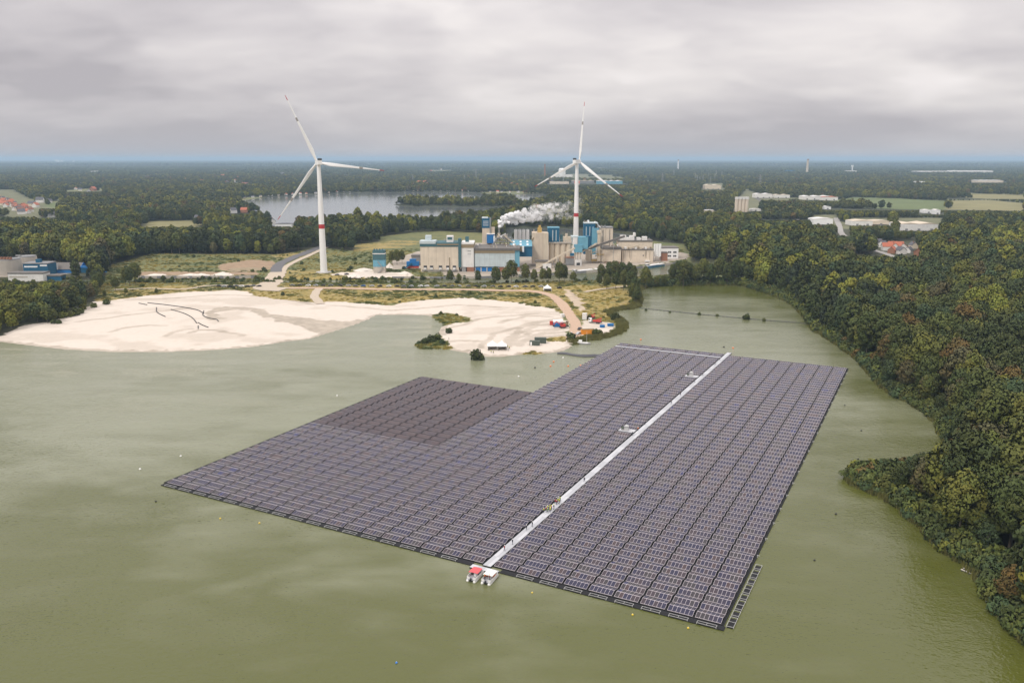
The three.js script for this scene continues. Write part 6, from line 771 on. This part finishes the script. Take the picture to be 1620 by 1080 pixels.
{
  const rnd = rngOf(515), W = ['white', 'cream', 'brick', 'white'], R = ['tile', 'tile', 'tileDark', 'slate'];
  const place = (list, where, group) => list.forEach(([px, py, k = 1, w, r], i) => { const wall = w || W[Math.floor(rnd() * 4)], roof = r || R[Math.floor(rnd() * 4)]; house(px, py, k, rnd() * 3.14, wall, roof, `${{ white: 'white', cream: 'cream', brick: 'brick' }[wall]} house with ${{ tile: 'red', tileDark: 'brown', slate: 'grey' }[roof]} roof ${where}`, group); });
  const vil = []; for (let i = 0; i < 60; i++) { const t = i / 60; vil.push([lerp(-8, 44, t) + (rnd() - 0.5) * 14, lerp(315, 337, t) + (rnd() - 0.5) * 8, 0.9 + 0.3 * rnd()]); } place(vil, 'in the village at the left edge', 'houses of the left village');
  place([[60, 307], [66, 306], [74, 308, 1.2], [86, 308], [92, 306, 1.2, 'white', 'tile'], [50, 326, 1.3, 'cream', 'slate'], [56, 328, 1.2], [63, 320.5, 1.5, 'white', 'slate'], [77, 321, 1.1, 'white', 'slate'], [72, 342, 1.3, 'brick', 'tileDark'], [80, 344, 1.2], [84, 343], [119, 300], [126, 302, 1.1], [147, 302, 1.6, 'brick', 'tile'], [152, 301, 1.3, 'brick', 'tile'], [140, 304], [163, 297], [172, 298], [190, 295, 1.2, 'white'], [200, 295], [208, 296], [218, 297], [316, 352, 1.4, 'white', 'slate'], [320, 350, 1.1, 'white', 'slate'], [268, 285, 1.8, 'white'], [282, 287, 1.4], [293, 286, 1.4], [302, 287, 1.4], [314, 284, 1.5, 'white'], [318, 289, 1.6, 'white']], 'among the trees left of the lake', 'houses scattered left of the lake');
  const far = []; for (let i = 0; i < 60; i++) { const px = rnd() * 1640 - 10, py = 268 + Math.pow(rnd(), 1.6) * 34; if (px > 380 && px < 880 && py > 300) continue; far.push([px, py, 1.1 + 0.9 * rnd()]); } place(far, 'scattered in the far woods below the horizon', 'farms and houses in the far woods');
  const lakeside = []; for (let i = 0; i < 44; i++) { const px = lerp(388, 862, i / 43) + (rnd() - 0.5) * 6, y = px < 420 ? lerp(314, 311.5, (px - 388) / 32) : px < 560 ? lerp(311, 303.6, (px - 420) / 140) : px < 700 ? 302.8 : lerp(302.8, 306.5, (px - 700) / 160); lakeside.push([px, y - 0.6, 0.5 + 0.35 * rnd(), rnd() < 0.5 ? 'cream' : 'white', rnd() < 0.4 ? 'tile' : 'slate']); } place(lakeside, 'on the far shore of the back lake', 'lakeside houses');
  place([[663, 294, 2.2, 'brick', 'tile'], [670, 293, 2, 'brick', 'tile'], [678, 295, 1.8], [655, 296, 1.6], [352, 281, 2, 'brick', 'tile'], [358, 280, 1.6], [376, 284, 2, 'brick', 'tile'], [372, 288, 1.5], [408, 276, 2, 'brick', 'tile'], [447, 277, 2], [810, 296, 1.8, 'brick', 'tile'], [816, 298, 1.8, 'brick', 'tile'], [700, 290, 1.6], [730, 291, 1.6], [745, 290, 1.4], [760, 289, 1.6], [585, 280, 1.5], [600, 279, 1.5]], 'in the far village behind the lake', 'houses of the far village');
  place([[845, 335, 1.6, 'cream', 'tileDark'], [852, 330, 1.5, 'brick', 'tile'], [856, 326, 1.3, 'white', 'tile'], [368, 337, 1.2, 'white', 'slate'], [386, 336, 1.1, 'brick', 'tile'], [430, 355, 1.2, 'white', 'slate']], 'by the near shore of the back lake', 'houses on the near lake shore');
  place([[1390, 388, 0.9, 'white', 'slate'], [1397, 391, 0.9, 'white', 'slate'], [1403, 396, 1.0, 'white', 'tile'], [1409, 393, 0.95, 'cream', 'tile'], [1415, 396, 1.0, 'white', 'tile'], [1421, 394, 1.0, 'cream', 'tile'], [1428, 395.5, 0.95, 'white', 'tile'], [1425, 402, 0.95, 'white', 'slate'], [1412, 401, 0.9, 'brick', 'tile'], [1456, 406, 1.1, 'brick', 'tile'], [1438, 400, 0.8, 'white', 'slate'], [1445, 393, 0.9, 'cream', 'slate']], 'in the red-roofed group inside the right wood', 'houses in the right wood');
  for (let i = 0; i < 9; i++) { const [x, z] = G(1412 + i * 4.2, 408 + (i % 3) * 1.2, 2); const o = car(x, z, i, ['white', 'silver', 'black', 'blue'][i % 4], `${['white', 'silver', 'black', 'blue'][i % 4]} car in the yard below the red roofs, ${ORD[i + 1]} from the left`, 'cars in the yard below the red roofs'); o.position.y = 2.1; }
  const hall = (px0, px1, py0, py1, dist, depth, wall, roof, label, gable = 0.18) => { const s = site('warehouse', label, 'warehouse', (px0 + px1) / 2, py1, dist, 0, 'far halls'); s.box('wall', px0, px1, lerp(py0, py1, 0.35), py1 + 1, 0, depth, P[wall]); const A = s.mx(px0 - 0.3), B = s.mx(px1 + 0.3), y0 = s.my(lerp(py0, py1, 0.35)), h = Math.max(1, s.my(py0) - y0), n = Math.max(1, Math.round((B - A) / 26)); for (let i = 0; i < n; i++) { const w = (B - A) / n, sh = new THREE.Shape([new THREE.Vector2(0, 0), new THREE.Vector2(w, 0), new THREE.Vector2(w / 2, h * gable * 2.2)]), e = new THREE.ExtrudeGeometry(sh, { depth: depth + 0.6, bevelEnabled: false }); e.translate(A + i * w, y0 + 0.02, -depth - 0.3); part(s, 'roof', e, P[roof]); } const doors = Math.max(1, Math.round((B - A) / 18)); for (let i = 0; i < doors; i++) part(s, 'door', bx(4, Math.min(4, (y0) * 0.5 + 2), 0.1, A + (i + 0.5) * (B - A) / doors, 0, 0.06), P.grey); return s; };
  const D = py => -G(800, py, 2)[1];
  hall(1425, 1484, 349, 364, D(366), 40, 'white', 'dust', 'large white hall with ridged roof in the right wood'); hall(1349, 1381, 346, 356, D(358), 30, 'white', 'dust', 'pale hall left of the large white hall'); hall(1382, 1407, 347, 354, D(357), 26, 'cream', 'dust', 'low cream hall beside the pale hall'); hall(1287, 1318, 342, 354, D(357), 26, 'whitepaint', 'white', 'white hall at the bend of the road'); hall(1116, 1141, 290, 298, D(300), 40, 'cream', 'dust', 'cream hall above the white silos'); hall(1195, 1222, 304, 312, D(314), 30, 'white', 'white', 'white sheds beyond the silos, left group'); hall(1226, 1250, 306, 312, D(314), 24, 'white', 'dust', 'white sheds beyond the silos, right group'); hall(1272, 1318, 308, 315, D(316), 40, 'white', 'white', 'long white works on the right plain'); hall(1302, 1326, 309, 316, D(317.5), 24, 'white', 'tile', 'red roofed works on the right plain'); hall(1462, 1478, 330, 336, D(338), 18, 'whitepaint', 'white', 'white farm building by the fields'); hall(1480, 1488, 329, 338, D(340), 16, 'whitepaint', 'white', 'tall white farm block by the fields'); hall(1305, 1315, 325, 330, D(332), 20, 'whitepaint', 'white', 'small white barn by the fields'); hall(1455, 1510, 270, 273, D(276), 120, 'white', 'white', 'long white logistics hall on the horizon, left part'); hall(1512, 1572, 269, 273, D(276), 120, 'white', 'white', 'long white logistics hall on the horizon, right part'); hall(1548, 1588, 284, 288, D(290), 60, 'cream', 'white', 'pale long hall on the right plain'); hall(1452, 1466, 286, 290, D(292), 40, 'whitepaint', 'white', 'white barn far on the right plain'); hall(1246, 1258, 268, 273, D(275), 60, 'blue', 'blue', 'small blue hall near the far chimney'); hall(945, 985, 284, 290, D(292), 50, 'sky', 'white', 'pale green hall behind the right turbine'); hall(1166, 1174, 280, 284, D(286), 30, 'whitepaint', 'white', 'tiny white building beyond the pylons'); hall(870, 900, 286, 290, D(292), 30, 'cream', 'dust', 'cream sheds left of the right turbine'); hall(905, 940, 284, 289, D(291), 40, 'grey', 'dust', 'grey depot behind the right turbine'); hall(112, 121, 271, 273, D(275), 60, 'whitepaint', 'white', 'far white hall at the left horizon'); hall(142, 150, 270, 272.5, D(275), 60, 'whitepaint', 'white', 'second far white hall at the left horizon'); hall(1068, 1080, 290, 293, D(296), 24, 'brick', 'tile', 'red roofed farm beyond the right wood'); hall(1342, 1356, 269.5, 271, D(275), 60, 'whitepaint', 'white', 'white works below the water tower'); hall(1116, 1130, 331, 334.5, D(336), 14, 'dust', 'white', 'pale heaps cover left of the white silos'); hall(1188, 1204, 329, 333, D(335), 14, 'white', 'white', 'white tent shed right of the white silos'); hall(435, 462, 352, 358, D(362), 16, 'whitepaint', 'slate', 'long white boathouse by the near shore of the lake');
  for (let i = 0; i < 4; i++) { const s = site('grain_silo', `tall white concrete silo, ${ORD[i + 1]} from the left of the block of four`, 'silo', 1165 + i * 5.4, 335, D(336), 0, 'block of white concrete silos'); s.cyl('shell', 1163 + i * 5.35, 1168.2 + i * 5.35, 315, 336, 0, P.cream); s.box('headhouse', 1163.6 + i * 5.35, 1168.2 + i * 5.35, 311.6, 315, 0.2, 9, P.white); }
  const dome = site('domed_reactor', 'white round domed building far behind the right turbine', 'building', 889, 278, D(283)); dome.cyl('drum', 884, 895, 268, 279, 0, P.whitepaint); { const g = new THREE.SphereGeometry(1, 20, 8, 0, 6.283, 0, Math.PI / 2), r = (dome.mx(895) - dome.mx(884)) / 2; g.scale(r, r * 0.4, r); g.translate(dome.mx(889.5), dome.my(268), -r); part(dome, 'dome', g, P.whitepaint); } dome.box('wing', 877, 906, 276, 280, 4, 40, P.white);
  const chim = (px, py0, py1, base, mat, label, w = 1.0) => { const s = site('chimney', label, 'chimney', px, base, D(base)); s.cyl('shaft', px - w, px + w, py0, base + 1, 0, mat, s, 1.3); s.cyl('collar', px - w * 1.15, px + w * 1.15, py0 - 0.6, py0 + 0.8, -1, P.brick); }; chim(1277.5, 252, 270, 276, P.dust, 'tall pale chimney on the horizon at the right', 1.5); chim(862, 260, 275, 284, P.brick, 'dark red chimney left of the domed building', 0.9); chim(1073, 253, 256, 270, P.whitepaint, 'small pale chimney on the horizon beyond the pylons', 0.9);
  const wt = site('water_tower', 'white water tower on the right horizon', 'water tower', 1349, 270, D(273)); wt.cyl('stem', 1348.3, 1350.2, 262, 272, 2, P.whitepaint); wt.cyl('tank', 1347.4, 1351, 261, 264, 0, P.whitepaint);
  // lattice pylons on the plain
  const pyl = (px, py0, base, label) => { const s = site('pylon', label, 'pylon', px, base, D(base), 0.3, 'lattice pylons on the plain'), h = s.my(py0), w = h * 0.09; const g = []; for (const [a, b] of [[-1, -1], [1, -1], [-1, 1], [1, 1]]) g.push(bar([a * w, 0, b * w], [a * w * 0.15, h, b * w * 0.15], h * 0.012)); for (let i = 1; i < 6; i++) { const y = h * i / 6.5, q = w * (1 - 0.85 * i / 6.5); g.push(bar([-q, y, q], [q, y + h / 8, q], h * 0.008), bar([q, y, q], [-q, y + h / 8, q], h * 0.008)); } part(s, 'mast', join(g), P.steel); for (const k of [0.72, 0.84, 0.95]) part(s, 'cross_arm', bar([-h * 0.16 * (1.2 - k * 0.3), h * k, 0], [h * 0.16 * (1.2 - k * 0.3), h * k, 0], h * 0.016), P.steel); };
  [[1100, 273, 285], [1103, 277, 291], [1107, 279, 290], [1112, 277, 291], [1121, 273, 283], [1124, 279, 291], [1131, 274, 285], [1133, 269, 281], [1142, 271, 282], [1202, 276, 299], [1048, 273, 292], [1066, 268, 280], [1207, 264, 275], [653, 276, 289], [753, 268, 286], [808, 273, 284], [735, 276, 288], [830, 276, 288], [1449, 268, 278], [402, 267, 279], [1424, 272, 280], [1587, 268, 276]].forEach(([x, a, b], i) => pyl(x, a, b, `grey lattice pylon on the plain, ${ORD[i + 1]} in the scatter between chimney and lake`));
}
{ // far industrial smoke and plant on the left horizon
  for (const [px, h, w, l] of [[88, 4.5, 2.5, 'pale cooling stack on the left horizon, left one'], [95, 3.2, 3.2, 'pale plant block on the left horizon'], [115, 3.0, 1.2, 'thin pale stack on the left horizon']]) { const s = site('far_plant', l, 'plant', px, 257, -G(800, 258, 2)[1]); s.cyl('shell', px - w, px + w, 257 - h, 258, 0, P.whitepaint, s, 1.25); s.box('base_hall', px - w * 2, px + w * 2, 256, 258, 10, 200, P.white); }
}

renderer.render(scene, camera);
